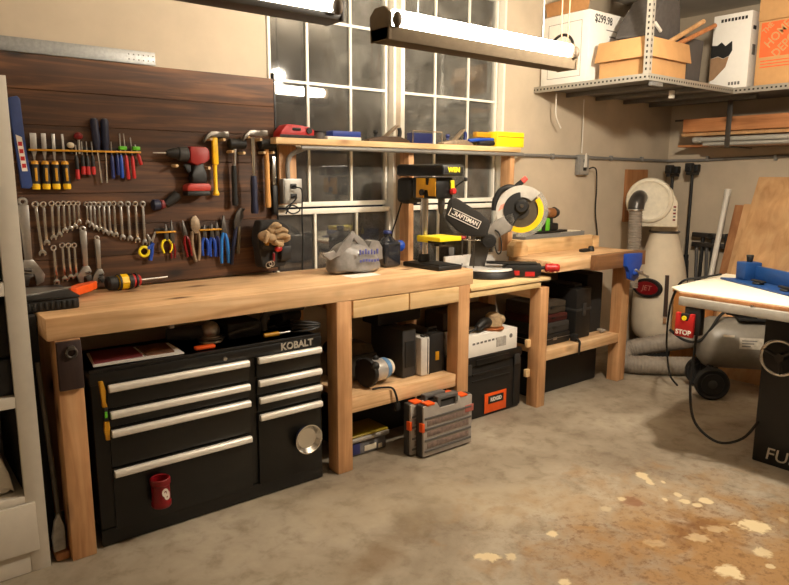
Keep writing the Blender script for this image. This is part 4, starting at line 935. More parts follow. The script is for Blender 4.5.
b = MB(); b.torus((1.04, YT, 1.142), .022, .0065, (0, 1, 0), 20, 8); b.build('ring_handle', BRYEL, sn)
b = MB(); b.tube([(1.085, YT, 1.18), (1.068, YT, 1.16), (1.056, YT, 1.155)], .009, 8); b.tube([(1.078, YT, 1.17), (1.074, YT, 1.13), (1.066, YT, 1.098)], .010, 8); b.build('blue_handle', BLUE, sn)
pliers(1.150, 1.268, 1.205, 1.128, .024, BRYEL, 'pliers with bowed bright yellow handles', hw=.0062, curve=1.0)
pliers(1.178, 1.285, 1.19, 1.10, .010, DKRED, 'slim dark red handled pliers behind the yellow ones', hw=.005)
pliers(1.243, 1.285, 1.22, 1.102, .013, DKRED, 'long nose pliers with dark red handles', tilt=-.16, hw=.0065)
# locking pliers (pitted steel)
lp = thing('locking_pliers', 'large pitted steel locking pliers hanging in the middle of the pliers', 'pliers', (1.30, YT, 1.07), 'pliers on the tool board')
OLDSTEEL = mat('aged_steel', (150, 132, 110), 0.5, .55, var=.25, scale=60)
b = MB(); b.prism([(1.285, 1.300), (1.300, 1.305), (1.318, 1.28), (1.322, 1.245), (1.31, 1.215), (1.29, 1.215), (1.272, 1.245), (1.272, 1.285)], YT - .009, YT + .009, 'XZ', .003); b.build('jaws', OLDSTEEL, lp)
b = MB(); b.tube([(1.280, YT, 1.225), (1.276, YT, 1.17), (1.283, YT, 1.115), (1.292, YT, 1.075)], .009, 10, smooth=3); b.build('handle', OLDSTEEL, lp)
b = MB(); b.tube([(1.312, YT, 1.225), (1.316, YT, 1.17), (1.312, YT, 1.115), (1.305, YT, 1.08)], .008, 10, smooth=3); b.build('handle', OLDSTEEL, lp)
pliers(1.343, 1.258, 1.205, 1.102, .016, BLUE, 'blue handled pliers nearest the steel locking pliers')
pliers(1.382, 1.262, 1.205, 1.094, .014, BLUE, 'blue handled pliers in the middle of the blue ones')
pliers(1.410, 1.272, 1.21, 1.090, .009, DKBLUE, 'narrow dark blue handled pliers next to the long pale blue ones', hw=.006)
pliers(1.447, 1.300, 1.225, 1.055, .018, SKYB, 'large pliers with long pale blue handles', jaw=.016, hw=.009, curve=0)
# tongue and groove pliers, dark
gp = thing('groove_pliers', 'big dark tongue and groove pliers with jaws up by the mallet handles', 'pliers', (1.50, YT, 1.04), 'pliers on the tool board')
b = MB(); b.prism([(1.50, 1.265), (1.515, 1.31), (1.54, 1.335), (1.572, 1.332), (1.558, 1.315), (1.545, 1.31), (1.56, 1.295), (1.545, 1.27), (1.525, 1.235), (1.505, 1.225)], YT - .008, YT + .008, 'XZ', .003); b.build('jaws', DKSTEEL, gp)
b = MB(); b.tube([(1.515, YT, 1.24), (1.500, YT, 1.16), (1.482, YT, 1.045)], .0095, 10, smooth=3); b.build('handle', NAVY, gp)
b = MB(); b.tube([(1.530, YT, 1.24), (1.527, YT, 1.17), (1.520, YT, 1.10)], .0085, 10, smooth=3); b.build('handle', mat('olive_grip', (92, 80, 58), 0.6), gp)
# tool pouch with gloves
tp = thing('tool_pouch', 'black tool pouch hanging below the mallets at the window edge', 'pouch', (1.69, 3.14, 1.01))
b = MB(); b.prism([(1.60, 1.275), (1.70, 1.27), (1.765, 1.24), (1.775, 1.09), (1.74, 1.03), (1.66, 1.015), (1.60, 1.03), (1.585, 1.15)], 3.110, 3.195, 'XZ', .012); bmesh.ops.subdivide_edges(b.bm, edges=b.bm.edges[:], cuts=2, use_grid_fill=True); b.jitter(.012, 4, 11); b.build('pouch_body', CHARCOAL, tp, sub=1)
b = MB(); b.box(1.60, 1.71, 3.10, 3.118, 1.12, 1.185, .008); b.box(1.70, 1.765, 3.085, 3.112, 1.06, 1.14, .012); b.jitter(.004, 2); b.build('front_pocket', BLACKPL, tp)
MB().cyl((1.625, 3.10, 1.145), (1.632, 3.098, 1.185), .012, .011, 12, .003).build('amber_tool_end', AMBER, tp)
b = MB(); b.ball((1.685, 3.085, 1.125), (.022, .013, .016)); b.build('red_tool_end', RED, tp)
b = MB(); b.box(1.655, 1.667, 3.088, 3.10, 1.06, 1.105, .003); b.build('red_grip_end', DKRED, tp)
b = MB(); b.torus((1.63, 3.09, 1.045), .017, .003, (0, 1, .3), 16, 6); b.torus((1.645, 3.088, 1.05), .014, .003, (.3, 1, 0), 16, 6); b.build('steel_ring', STEEL, tp)
gl = thing('work_gloves', 'tan leather work gloves bunched on top of the tool pouch', 'gloves', (1.658, 3.08, 1.15))
b = MB()
for c_, r_ in (((1.608, 3.07, 1.195), (.045, .03, .028)), ((1.648, 3.065, 1.225), (.04, .03, .03)), ((1.683, 3.065, 1.205), (.045, .03, .032)), ((1.638, 3.05, 1.185), (.04, .028, .025)), ((1.703, 3.06, 1.18), (.035, .025, .022)), ((1.663, 3.05, 1.165), (.035, .02, .02)), ((1.668, 3.07, 1.245), (.03, .02, .018))): b.ball(c_, r_)
b.jitter(.010, 6, 22); b.build('palm', CANVAS, gl, sub=1)
for i, (p0, p1, p2) in enumerate((((1.628, 3.05, 1.235), (1.648, 3.035, 1.25), (1.673, 3.03, 1.245)), ((1.648, 3.04, 1.215), (1.678, 3.03, 1.23), (1.708, 3.03, 1.215)), ((1.648, 3.035, 1.19), (1.683, 3.025, 1.20), (1.718, 3.03, 1.19)), ((1.608, 3.045, 1.21), (1.593, 3.04, 1.19), (1.588, 3.045, 1.165)), ((1.638, 3.035, 1.17), (1.658, 3.03, 1.155), (1.683, 3.035, 1.15)))):
    q = MB(); q.tube([p0, p1, p2], .012, 10, smooth=4, radii=[.013, .014, .010]); q.build('finger', CANVAS, gl)
# straight edge lying on the board's top edge
se = thing('steel_straightedge', 'long galvanised strip with a punched end standing on top of the tool board', 'metal strip', (.8, 3.25, 2.004))
b = MB(); b.box(.30, 1.155, 3.248, 3.252, 2.004, 2.062, .0005); b.build('strip', GALV, se)
for i in range(6):
    for j in range(2): 
        MB().cyl((1.145 - i * .022, 3.2475, 2.022 + j * .022), (1.145 - i * .022, 3.2481, 2.022 + j * .022), .0035, n=10).build('punched_hole', DKSTEEL, se)

# ================================================================ shelf across the windows
ws = thing('window_shelf', 'pale pine shelf board across the windows on upright posts', 'shelf', (2.63, 3.17, .98))
MB().prism([(1.697, 3.10), (3.567, 3.10), (3.567, 3.235), (1.78, 3.235), (1.78, 3.165), (1.697, 3.165)], 1.661, 1.693, 'XY', .003).build('shelf_board', PINE_X, ws)
for x0, x1, ya, yb, za in ((1.776, 1.880, 3.217, 3.254, 1.345), (2.608, 2.648, 3.14, 3.227, .981), (3.506, 3.55, 3.14, 3.227, .964)):
    q = MB().box(x0, x1, ya, yb, za, 1.66, .002).build('post', FIR_Z, ws)
YS = 3.15; ZS = 1.6935
rl = thing('laser_level', 'red tool body with a black grip at the near end of the window shelf', 'tool', (1.83, YS, ZS))
b = MB(); b.prism([(1.73, ZS), (1.935, ZS), (1.935, ZS + .045), (1.90, ZS + .062), (1.86, ZS + .058), (1.80, ZS + .068), (1.77, ZS + .068), (1.735, ZS + .03)], 3.115, 3.20, 'XZ', .006); b.build('body', RED, rl)
b = MB(); b.box(1.725, 1.94, 3.108, 3.112, ZS, ZS + .016, .002); b.box(1.80, 1.85, 3.108, 3.1145, ZS + .038, ZS + .052, .003); b.cyl((1.90, 3.114, ZS + .04), (1.90, 3.106, ZS + .04), .016); b.build('black_inset', BLACKPL, rl)
sm = thing('screw_bin', 'grey lidded pot of screws beside the red tool on the window shelf', 'pot', (1.98, YS, ZS))
MB().cyl((1.985, YS, ZS), (1.985, YS, ZS + .035), .028, .03, 18, .004).build('pot', GREYPL, sm); MB().cyl((1.985, YS, ZS + .0355), (1.985, YS, ZS + .045), .031, .031, 18, .002).build('lid', BLACKPL, sm)
pk = thing('blister_pack', 'blue and white packet lying on the window shelf', 'packet', (2.13, YS, ZS))
MB().box(2.02, 2.245, 3.12, 3.20, ZS, ZS + .018, .004).build('white_tray', WHITE, pk); MB().box(2.06, 2.25, 3.13, 3.20, ZS + .0185, ZS + .05, .005).build('blue_cover', mat('packet_blue', (40, 60, 140), 0.5), pk)
def plane(x, L, label, bodym, front, name='hand_plane'):
    t = thing(name, label, 'hand plane', (x + L / 2, YS, ZS), 'hand planes on the window shelf')
    b = MB(); b.prism([(x, ZS), (x + L, ZS), (x + L, ZS + .012), (x + L * .75, ZS + .034), (x + L * .3, ZS + .030), (x, ZS + .012)], YS - .028, YS + .028, 'XZ', .003); b.build('sole', bodym, t)
    b = MB(); b.prism([(x + L * .42, ZS + .033), (x + L * .50, ZS + .033), (x + L * .78, ZS + .098), (x + L * .74, ZS + .102), (x + L * .66, ZS + .085)], YS - .018, YS + .018, 'XZ', .002); b.build('blade_iron', OLDSTEEL, t)
    b = MB(); b.tube([(x + L * .80, YS, ZS + .028), (x + L * .82, YS, ZS + .06), (x + L * .80, YS, ZS + .085)], .012, 10, smooth=3); b.build('tote', front, t)
    MB().lathe([(0, 0), (.010, 0), (.008, .012), (.016, .026), (.012, .036), (0, .038)], Matrix.Translation((x + L * .22, YS, ZS + .028)), 16).build('front_knob', front, t)
    return t
plane(2.30, .30, 'dark hand plane nearer the red tool on the window shelf', mat('rusty_brown_iron', (84, 66, 52), 0.6, .3), BLACKPL)
bp = thing('block_plane_box', 'dark blue box in a steel holder between the two hand planes', 'box', (2.72, YS, ZS))
MB().box(2.64, 2.79, 3.13, 3.20, ZS + .001, ZS + .062, .004).build('blue_box', mat('box_navy', (34, 46, 106), 0.5), bp)
b = MB(); b.tube([(2.625, 3.125, ZS + .004), (2.625, 3.125, ZS + .072), (2.86, 3.125, ZS + .072), (2.86, 3.125, ZS + .004)], .004, 8); b.build('wire_frame', OLDSTEEL, bp)
plane(2.872, .26, 'grey hand plane nearer the yellow case on the window shelf', OLDSTEEL, DKBLUE)
cp = thing('bar_clamp', 'blue and black hand tool lying before the yellow case on the window shelf', 'clamp', (3.23, YS, ZS))
b = MB(); b.tube([(3.10, 3.135, ZS + .03), (3.20, 3.135, ZS + .04), (3.33, 3.14, ZS + .045)], .011, 10); b.build('blue_bar', BLUE, cp)
b = MB(); b.tube([(3.17, 3.115, ZS + .014), (3.24, 3.115, ZS + .016), (3.31, 3.12, ZS + .020)], .018, 12, radii=[.012, .019, .017]); b.build('grip', BLACKPL, cp)
yc = thing('yellow_case', 'bright yellow plastic case at the wall end of the window shelf', 'case', (3.47, YS, ZS))
b = MB(); b.box(3.335, 3.60, 3.105, 3.19, ZS + .0, ZS + .098, .005); b.build('case_body', BRYEL, yc)
b = MB(); b.box(3.20, 3.334, 3.16, 3.20, ZS + .058, ZS + .092, .004); b.build('side_flange', AMBER, yc)
b = MB(); b.box(3.34, 3.595, 3.102, 3.106, ZS + .062, ZS + .068, .001); b.build('lid_seam', AMBER, yc)

# ================================================================ conduit and outlet boxes
cd = thing('conduit', 'grey electrical conduit running along both walls under the shelf', 'conduit', (3.0, 3.25, 1.64))
b = MB(); b.tube([(1.815, 3.195, 1.485), (1.812, 3.193, 1.56), (1.83, 3.18, 1.610), (1.89, 3.14, 1.640), (2.00, 3.116, 1.646), (3.45, 3.116, 1.646), (3.62, 3.14, 1.648), (3.76, 3.25, 1.650), (3.86, 3.256, 1.650), (4.39, 3.256, 1.648)], .0125, 10, smooth=5); b.build('window_run', mat('conduit_grey', (136, 134, 130), 0.5, .3), cd)
b = MB(); b.tube([(4.52, 3.256, 1.646), (5.55, 3.256, 1.640), (5.70, 3.24, 1.640), (5.734, 3.15, 1.640), (5.736, 3.0, 1.640), (5.736, 2.3, 1.660), (5.736, 0.2, 1.69)], .0125, 10, smooth=5); b.build('wall_run', MATS['conduit_grey'], cd)
for x in (4.1, 4.85, 5.3): MB().box(x - .012, x + .012, 3.242, 3.2695, 1.628, 1.668, .003).build('clamp', GALV, cd)
for y in (2.9, 2.35, 1.9): MB().box(5.722, 5.7495, y - .012, y + .012, 1.63, 1.675, .003).build('clamp', GALV, cd)
def outlet(x0, x1, y, z0, z1, label):
    t = thing('outlet_box', label, 'outlet box', ((x0 + x1) / 2, y, z0))
    MB().box(x0, x1, y - .045, y, z0, z1, .004).build('box_body', GALV, t)
    MB().box(x0 + .006, x1 - .006, y - .049, y - .0455, z0 + .006, z1 - .006, .002).build('cover_plate', mat('grey_cover', (160, 156, 148), 0.5, .3), t)
    for z in (z0 + (z1 - z0) * .30, z0 + (z1 - z0) * .70): MB().box((x0 + x1) / 2 - .018, (x0 + x1) / 2 + .018, y - .053, y - .0495, z - .013, z + .013, .004).build('socket', BLACKPL, t)
    return t
outlet(1.77, 1.885, 3.214, 1.352, 1.484, 'grey outlet box with black cords at the window shelf post')
outlet(4.395, 4.515, YB - .0005, 1.512, 1.665, 'grey outlet box on the wall below the steel loft')
cr = MB(); cr.tube([(1.828, 3.158, 1.446), (1.828, 3.13, 1.44), (1.86, 3.13, 1.42), (1.86, 3.135, 1.30), (1.865, 3.14, 1.15), (1.868, 3.16, .99)], .004, 8, smooth=5)
tag(cr.build('power_cord', RUBBER), 'black cord dropping from the grey outlet box past the window', 'cord')
cr = MB(); cr.tube([(1.828, 3.158, 1.39), (1.82, 3.12, 1.385), (1.80, 3.125, 1.36), (1.76, 3.13, 1.33), (1.80, 3.13, 1.30), (1.845, 3.13, 1.32), (1.80, 3.14, 1.345), (1.77, 3.15, 1.30)], .004, 8, smooth=5)
tag(cr.build('power_cord', RUBBER), 'tangled black cord hanging just under the grey outlet box', 'cord')
cr = MB(); cr.tube([(4.50, 3.21, 1.56), (4.54, 3.20, 1.57), (4.61, 3.22, 1.54), (4.645, 3.235, 1.40), (4.66, 3.245, 1.22), (4.70, 3.245, 1.05), (4.70, 3.245, .96)], .0055, 8, smooth=6)
tag(cr.build('power_cord', RUBBER), 'black cord hanging down the bare wall from the outlet below the loft', 'cord')
# ================================================================ drill press
dp = thing('drill_press', 'black and yellow bench drill press on the long workbench', 'drill press', (2.57, 2.87, ZT))
b = MB(); b.box(2.467, 2.645, 2.705, 3.02, ZT + .0005, ZT + .026, .006); b.box(2.49, 2.62, 2.73, 2.90, ZT + .026, ZT + .031, .002); b.cyl((2.574, 2.955, ZT + .026), (2.574, 2.955, ZT + .07), .036, .030, 20, .003); b.build('base', IRON if False else BLACKPL, dp)
MB().cyl((2.574, 2.955, ZT + .07), (2.574, 2.955, 1.40), .0235, n=24).build('column', CHROME, dp)
b = MB(); b.box(2.49, 2.655, 2.725, 2.90, 1.140, 1.165, .004); b.box(2.545, 2.605, 2.90, 2.99, 1.120, 1.160, .008); b.build('table', BRYEL, dp)
b = MB(); b.cyl((2.60, 2.87, 1.14), (2.60, 2.87, 1.10), .018); b.box(2.555, 2.585, 2.78, 2.90, 1.118, 1.139, .003); b.build('table_bracket', BLACKPL, dp)
b = MB(); b.box(2.485, 2.612, 2.755, 2.96, 1.375, 1.494, .010); b.build('head', BLACK, dp)
b = MB(); b.prism([(2.92, 1.488), (2.845, 1.488), (2.84, 1.45), (2.815, 1.45), (2.81, 1.488), (2.758, 1.488), (2.758, 1.39), (2.815, 1.39), (2.82, 1.425), (2.85, 1.425), (2.855, 1.38), (2.92, 1.38)], 2.479, 2.4845, 'YZ', .001); b.build('yellow_side_plate', AMBER, dp)
b = MB(); b.cyl((2.478, 2.86, 1.41), (2.465, 2.86, 1.41), .018); b.build('depth_knob', BLACKPL, dp)
b = MB(); b.box(2.478, 2.642, 2.70, 3.10, 1.500, 1.566, .014, 3); b.build('belt_cover', BLACKGLOSS, dp)
b = MB(); b.box(2.486, 2.634, 2.6975, 2.699, 1.510, 1.556, .0005); b.build('nameplate_edge', GREYPL, dp)
b = MB(); b.box(2.489, 2.631, 2.6960, 2.6974, 1.513, 1.553, .0005); b.build('nameplate', BLACKPL, dp)
text('WEN', .036, FY(2.56, 2.6955, 1.533), BRYEL, dp, 'nameplate_lettering', .0006, .0018, sx=1.05)
b = MB(); b.box(2.50, 2.62, 3.0, 3.13, 1.345, 1.49, .025, 3); b.cyl((2.56, 3.07, 1.34), (2.56, 3.07, 1.346), .045); b.build('motor', BLACKPL, dp)
b = MB(); b.cyl((2.565, 2.80, 1.375), (2.565, 2.80, 1.345), .020); b.cyl((2.565, 2.80, 1.345), (2.565, 2.80, 1.29), .021, .013, 18, .003); b.build('chuck', DKSTEEL, dp)
b = MB(); b.prism([(2.582, 1.475), (2.608, 1.478), (2.612, 1.43), (2.586, 1.43)], 2.742, 2.754, 'XZ', .002); b.build('switch_plate', BRYEL, dp)
b = MB(); b.cyl((2.600, 2.754, 1.418), (2.600, 2.73, 1.418), .020, .017, 18, .003); b.build('stop_button', RED, dp)
for a in range(3):
    an = a * 2.094 + .5; q = MB(); q.cyl((2.66, 2.83, 1.42), (2.68, 2.83 + .12 * math.cos(an), 1.42 + .12 * math.sin(an)), .004); q.ball((2.68, 2.83 + .12 * math.cos(an), 1.42 + .12 * math.sin(an)), .012); q.build('feed_handle', BLACKPL, dp)
MB().tube([(2.52, 3.10, 1.345), (2.50, 3.12, 1.25), (2.47, 3.13, 1.15), (2.46, 3.10, 1.06), (2.455, 3.06, ZT + .01)], .0045, 8, smooth=5).build('power_cord', RUBBER, dp)

# ================================================================ miter saw (arm swung towards the room)
Z0 = .8665
P0 = V((3.126, 2.95, Z0)); dd = V((.7, -.714, 0)).normalized()
S = frame(P0, dd, z=(0, 0, 1))           # x: out along the arm, y: away from the camera, z: up
ms = thing('miter_saw', 'black and silver compound miter saw with a dust bag on the low plywood shelf', 'miter saw', P0)
b = MB(); b.cyl((3.126, 2.95, Z0), (3.126, 2.95, Z0 + .045), .17, .165, 36, .008); b.build('turntable_base', BLACKPL, ms)
b = MB(); b.cyl((3.126, 2.95, Z0 + .046), (3.126, 2.95, Z0 + .060), .155, .150, 36, .003); b.build('turntable', ALU, ms)
b = MB(); b.box(2.86, 3.41, 2.98, 3.09, Z0 + .012, Z0 + .058, .006)
for x in (2.87, 3.37): b.box(x, x + .04, 2.96, 3.10, Z0, Z0 + .02, .004)
b.build('side_table', IRON, ms)
b = MB(); b.box(2.84, 3.43, 3.055, 3.075, Z0 + .0585, Z0 + .135, .004); b.build('fence', ALU, ms)
b = MB(S); b.prism([(.10, .006), (.30, .006), (.325, .02), (.325, .085), (.12, .085), (.08, .062)], -.045, .045, 'XZ', .006); b.box(-.02, .30, -.05, .05, .0865, .094, .002); b.build('miter_arm', BLACKPL, ms)
b = MB(S); b.box(.02, .20, -.006, .006, .0945, .0965); b.build('kerf_slot', BLACK, ms)
b = MB(S); b.box(.155, .19, -.0475, -.0455, .015, .045, .001); b.box(.225, .285, -.0475, -.0455, .010, .04, .001); b.build('red_decal', RED, ms)
b = MB(S); b.cyl((.325, 0, .060), (.355, 0, .062), .011); b.build('lock_stem', BLACKPL, ms)
b = MB(S); b.lathe([(0, 0), (.020, 0), (.029, .008), (.024, .024), (.030, .044), (.024, .062), (.027, .080), (.018, .092), (0, .094)], frame((.350, 0, .062), (0, 0, -1), z=(1, 0, 0)), 20); b.build('red_grip', RED, ms)
b = MB(S); b.prism([(-.14, .05), (-.03, .05), (-.02, .10), (.02, .25), (.0, .31), (-.05, .31), (-.09, .25), (-.12, .12)], .02, .075, 'XZ', .008); b.build('pivot_post', DKSTEEL, ms)
b = MB(S); b.prism([(-.05, .24), (.02, .19), (.03, .25), (.06, .27), (.13, .29), (.16, .36), (.14, .42), (.05, .37), (-.02, .32)], -.03, .035, 'XZ', .01); b.build('head_arm', mat('dull_casting', (150, 144, 136), 0.4, .4), ms)
b = MB(S); b.cyl((-.005, -.045, .23), (-.005, .03, .23), .045, .045, 24, .006); b.cyl((-.005, -.052, .23), (-.005, -.045, .23), .016); b.build('pivot_knuckle', BLACKPL, ms)
C_ = V((.19, 0, .42))
def arc(r0, r1, a0, a1, n=26, c=(.19, .42)):
    o = [(c[0] + r1 * math.cos(a0 + (a1 - a0) * i / n), c[1] + r1 * math.sin(a0 + (a1 - a0) * i / n)) for i in range(n + 1)]
    i_ = [(c[0] + r0 * math.cos(a0 + (a1 - a0) * i / n), c[1] + r0 * math.sin(a0 + (a1 - a0) * i / n)) for i in range(n + 1)]
    return o + i_[::-1]
R_ = math.radians
b = MB(S); b.prism(arc(.085, .158, R_(45), R_(205)), -.022, .028, 'XZ', .003); b.prism(arc(.0, .150, R_(60), R_(200)), .020, .028, 'XZ'); b.build('upper_guard', mat('light_grey_casting', (206, 200, 190), 0.4, .2), ms)
b = MB(S); b.cyl((.19, -.002, .42), (.19, .002, .42), .127, n=60); b.build('blade', mat('saw_blade_steel', (132, 120, 102), 0.35, .8), ms)
b = MB(S); b.cyl((.19, -.012, .42), (.19, -.003, .42), .05, n=28); b.build('blade_flange', DKSTEEL, ms)
b = MB(S); b.prism(arc(.105, .137, R_(-125), R_(38)), -.016, -.006, 'XZ', .001); b.build('yellow_guard_band', YEL, ms)
b = MB(S); b.prism(arc(.137, .165, R_(-100), R_(48)), -.016, .012, 'XZ', .002); b.build('clear_guard', clear('clear_guard_plastic', (226, 222, 214), .12, .75), ms)
b = MB(S); b.prism(arc(.02, .112, R_(95), R_(245), c=(.19, .425)), -.030, -.0125, 'XZ', .004); b.cyl((.19, -.05, .45), (.19, -.0125, .45), .042, .048, 24, .008); b.build('guard_cover', BLACKPL, ms)
b = MB(S); b.cyl((.19, -.058, .452), (.19, -.05, .452), .012, n=8); b.build('arbor_bolt', CHROME, ms)
b = MB(S); b.cyl((.17, .03, .42), (.17, .16, .42), .058, .05, 26, .01); b.build('motor', BLACKPL, ms)
b = MB(S); b.tube([(.02, 0, .42), (.025, 0, .48), (.055, 0, .54), (.10, 0, .565), (.145, 0, .565)], .017, 12, smooth=4, radii=[.016, .018, .019, .019, .015]); b.build('carry_handle', BLACKPL, ms)
b = MB(S); b.tube([(.14, .0, .555), (.165, 0, .58), (.19, 0, .60)], .017, 12); b.build('grip', BLACKPL, ms)
b = MB(S); b.cyl((.19, 0, .60), (.216, 0, .626), .018, .016, 14, .003); b.build('grip_end', PINKRED, ms)
b = MB(S); b.prism([(.045, .415), (.085, .44), (.10, .475), (.06, .455)], -.0235, -.0225, 'XZ'); b.build('pink_label', mat('faded_pink_label', (216, 150, 130), 0.5), ms)
# dust bag
BAGPOLY = [(-.265, .49), (-.22, .497), (-.054, .397), (-.0, .347), (-.02, .258), (-.121, .256), (-.204, .285), (-.288, .369)]
TL, TR, BL = (-.246, .440), (-.056, .353), (-.266, .392)
b = MB(S); b.prism(BAGPOLY, -.055, .055, 'XZ', .016); bmesh.ops.subdivide_edges(b.bm, edges=b.bm.edges[:], cuts=1, use_grid_fill=True); b.jitter(.003, 3, 16); b.build('dust_bag', CHARCOAL, ms)
tx = V((TR[0] - TL[0], 0, TR[1] - TL[1])); tl = tx.length; tx.normalize(); 
TB = S @ frame((TL[0], -.0605, TL[1]), tx, z=(0, -1, 0)); th = (V((TL[0], 0, TL[1])) - V((BL[0], 0, BL[1]))).length
text('CRAFTSMAN', th * .74, TB @ Matrix.Translation((tl * .5, -th * .5, .0006)), WHITETXT, ms, 'bag_lettering', .0006, .0010, sx=tl * .92 / (th * .74 * 6.05))
for (u0, u1, v0, v1) in ((0, tl, -.004, 0), (0, tl, -th, -th + .004), (0, .004, -th, 0), (tl - .004, tl, -th, 0)):
    MB(TB).box(u0, u1, v0, v1, -.004, .0008).build('bag_label_edge', WHITETXT, ms)
MB(S).box(-.06, .0, -.03, .03, .215, .29, .012).build('dust_port', BLACKPL, ms)
MB(S).tube([(.03, -.035, .30), (.055, -.045, .28), (.072, -.045, .22), (.07, -.04, .165), (.052, -.035, .15), (.035, -.03, .19), (.03, -.02, .26)], .005, 8, smooth=5).build('power_cord', RUBBER, ms)
# hold-down clamp
b = MB(S); b.cyl((-.175, -.02, .062), (-.175, -.02, .245), .006); b.cyl((-.10, -.06, .06), (-.10, -.06, .23), .005); b.build('clamp_rod', DKSTEEL, ms)
b = MB(S); b.cyl((-.20, -.02, .236), (-.02, -.02, .232), .005); b.build('clamp_bar', CHROME, ms)
b = MB(S); b.lathe([(0, 0), (.022, 0), (.028, .006), (.024, .016), (0, .018)], Matrix.Translation((-.175, -.02, .242)), 12); b.build('clamp_knob', RED, ms)
b = MB(S); b.box(-.26, -.225, -.04, 0, .07, .185, .006); b.box(-.255, -.17, -.03, -.01, .07, .085, .003); b.build('clamp_shoe', GREYPL, ms)

# ================================================================ table saw
ts = thing('table_saw', 'black cabinet table saw with a grey fence rail at the frame edge', 'table saw', (3.7, 1.1, 0))
b = MB(); b.box(3.62, 4.12, .75, 1.455, .0, .80, .008); b.box(3.60, 4.14, .72, 1.47, .80, .845, .006); b.build('cabinet', mat('saw_cabinet_black', (22, 21, 19), 0.4, var=.1), ts)
b = MB(); b.box(3.31, 4.10, .35, 1.70, .845, .893, .003); b.build('table', IRON, ts)
b = MB(); b.box(3.25, 3.292, .15, 1.735, .848, .893, .003); b.build('fence_rail', mat('rail_grey', (178, 174, 164), 0.45, .25), ts)
b = MB(); b.box(3.2925, 3.3095, .3, 1.70, .855, .885); b.build('rail_spacer', BLACKPL, ts)
MB().cyl((3.250, 1.375, .899), (3.266, 1.375, .899), .0055).build('rail_bolt', CHROME, ts)
text('FUSION', .092, FX(3.6185, 1.392, .060), SILVERTXT, ts, 'nameplate', .0012, .0, 'LEFT', sx=1.05, shear=.12)
w = MB(); w.torus((3.56, 1.345, .60), .088, .0095, (-1, 0, 0), 36, 10); w.build('handwheel_rim', CHROME, ts)
w = MB()
for a in range(3): w.cyl((3.56, 1.345, .60), (3.56, 1.345 + .085 * math.cos(a * 2.094 + .4), .60 + .085 * math.sin(a * 2.094 + .4)), .009)
w.cyl((3.55, 1.345, .60), (3.62, 1.345, .60), .022); w.build('handwheel_hub', BLACKPL, ts)
sw = MB().box(3.255, 3.30, 1.615, 1.70, .705, .846, .005).build('switch_box', BLACKPL, ts)
q = MB(); q.prism([(1.735, .692), (1.64, .692), (1.64, .815), (1.66, .815), (1.665, .775), (1.71, .775), (1.715, .815), (1.735, .815)], 3.232, 3.254, 'YZ', .003); q.build('stop_paddle', RED, ts)
MB().box(3.236, 3.254, 1.668, 1.708, .776, .812, .002).build('switch_window', BLACKPL, ts)
MB().cyl((3.228, 1.688, .790), (3.254, 1.688, .790), .012, n=14).build('start_button', BRYEL, ts)
text('STOP', .034, FX(3.2315, 1.688, .715), WHITETXT, ts, 'switch_lettering', .0006, .0012, sx=1.0)
MB().tube([(3.28, 1.64, .706), (3.29, 1.65, .60), (3.30, 1.66, .40), (3.34, 1.64, .22), (3.42, 1.55, .12), (3.52, 1.47, .14), (3.625, 1.44, .22)], .007, 8, smooth=6).build('switch_cord', RUBBER, ts)
# sheet on top and the blue jig
bd = thing('melamine_sheet', 'white faced board with a brown edge lying over the table saw', 'board', (3.7, 1.2, .894))
b = MB(); b.prism([(3.268, .50), (3.268, 1.735), (3.275, 1.75), (3.99, 1.78), (3.99, .50)], .8945, .910, 'XY', .0008); b.build('brown_core', BROWNPLY, bd)
b = MB(); b.prism([(3.272, .50), (3.28, 1.745), (3.36, 1.84), (4.10, 1.90), (4.10, .50)], .9105, .919, 'XY', .0008); b.build('white_face', mat('white_melamine', (236, 226, 204), 0.4, var=.03), bd)
jg_ = thing('cutting_jig', 'blue metal jig with black knobs lying on the white board', 'jig', (3.62, 1.5, .92))
J0 = V((3.90, 1.70, .9195)); J1 = V((3.52, 1.10, .9195)); JM = frame(J0, J1 - J0, z=(0, 0, 1)); JL = (J1 - J0).length
JB = mat('jig_blue', (22, 62, 116), 0.45)
b = MB(JM); b.prism([(-.06, -.11), (JL, -.10), (JL, .04), (.02, .04)], 0, .012, 'XY', .002); b.build('base_plate', JB, jg_)
b = MB(JM); b.box(0.0, JL, .012, .040, .0125, .092, .004); b.build('upright_fence', JB, jg_)
b = MB(JM); b.box(-.012, .07, -.05, .05, .0125, .110, .005); b.build('end_stop', JB, jg_)
for k in (.20, .42, .62):
    q = MB(JM); q.cyl((k, -.055, .0125), (k, -.055, .022), .03, .03, 10, .003); q.box(k - .05, k + .05, -.068, -.042, .0225, .034, .005); q.build('black_knob', BLACKPL, jg_)
q = MB(JM); q.cyl((.03, 0, .111), (.03, 0, .15), .015, .020, 12, .003); q.build('black_knob', BLACKPL, jg_)
q = MB(JM); q.cyl((.52, -.015, .06), (.52, .011, .06), .022, .022, 12, .003); q.build('black_knob', BLACKPL, jg_)
cr = MB(); cr.tube([(3.95, 1.86, .932), (3.72, 1.865, .932), (3.60, 1.91, .915), (3.80, 2.07, .764), (4.10, 2.25, .569), (4.30, 2.36, .42), (4.42, 2.42, .30), (4.45, 2.40, .10), (4.50, 2.36, .012)], .007, 8, smooth=6)
tag(cr.build('power_cord', RUBBER), 'black cord trailing over the white board corner down to the floor', 'cord')

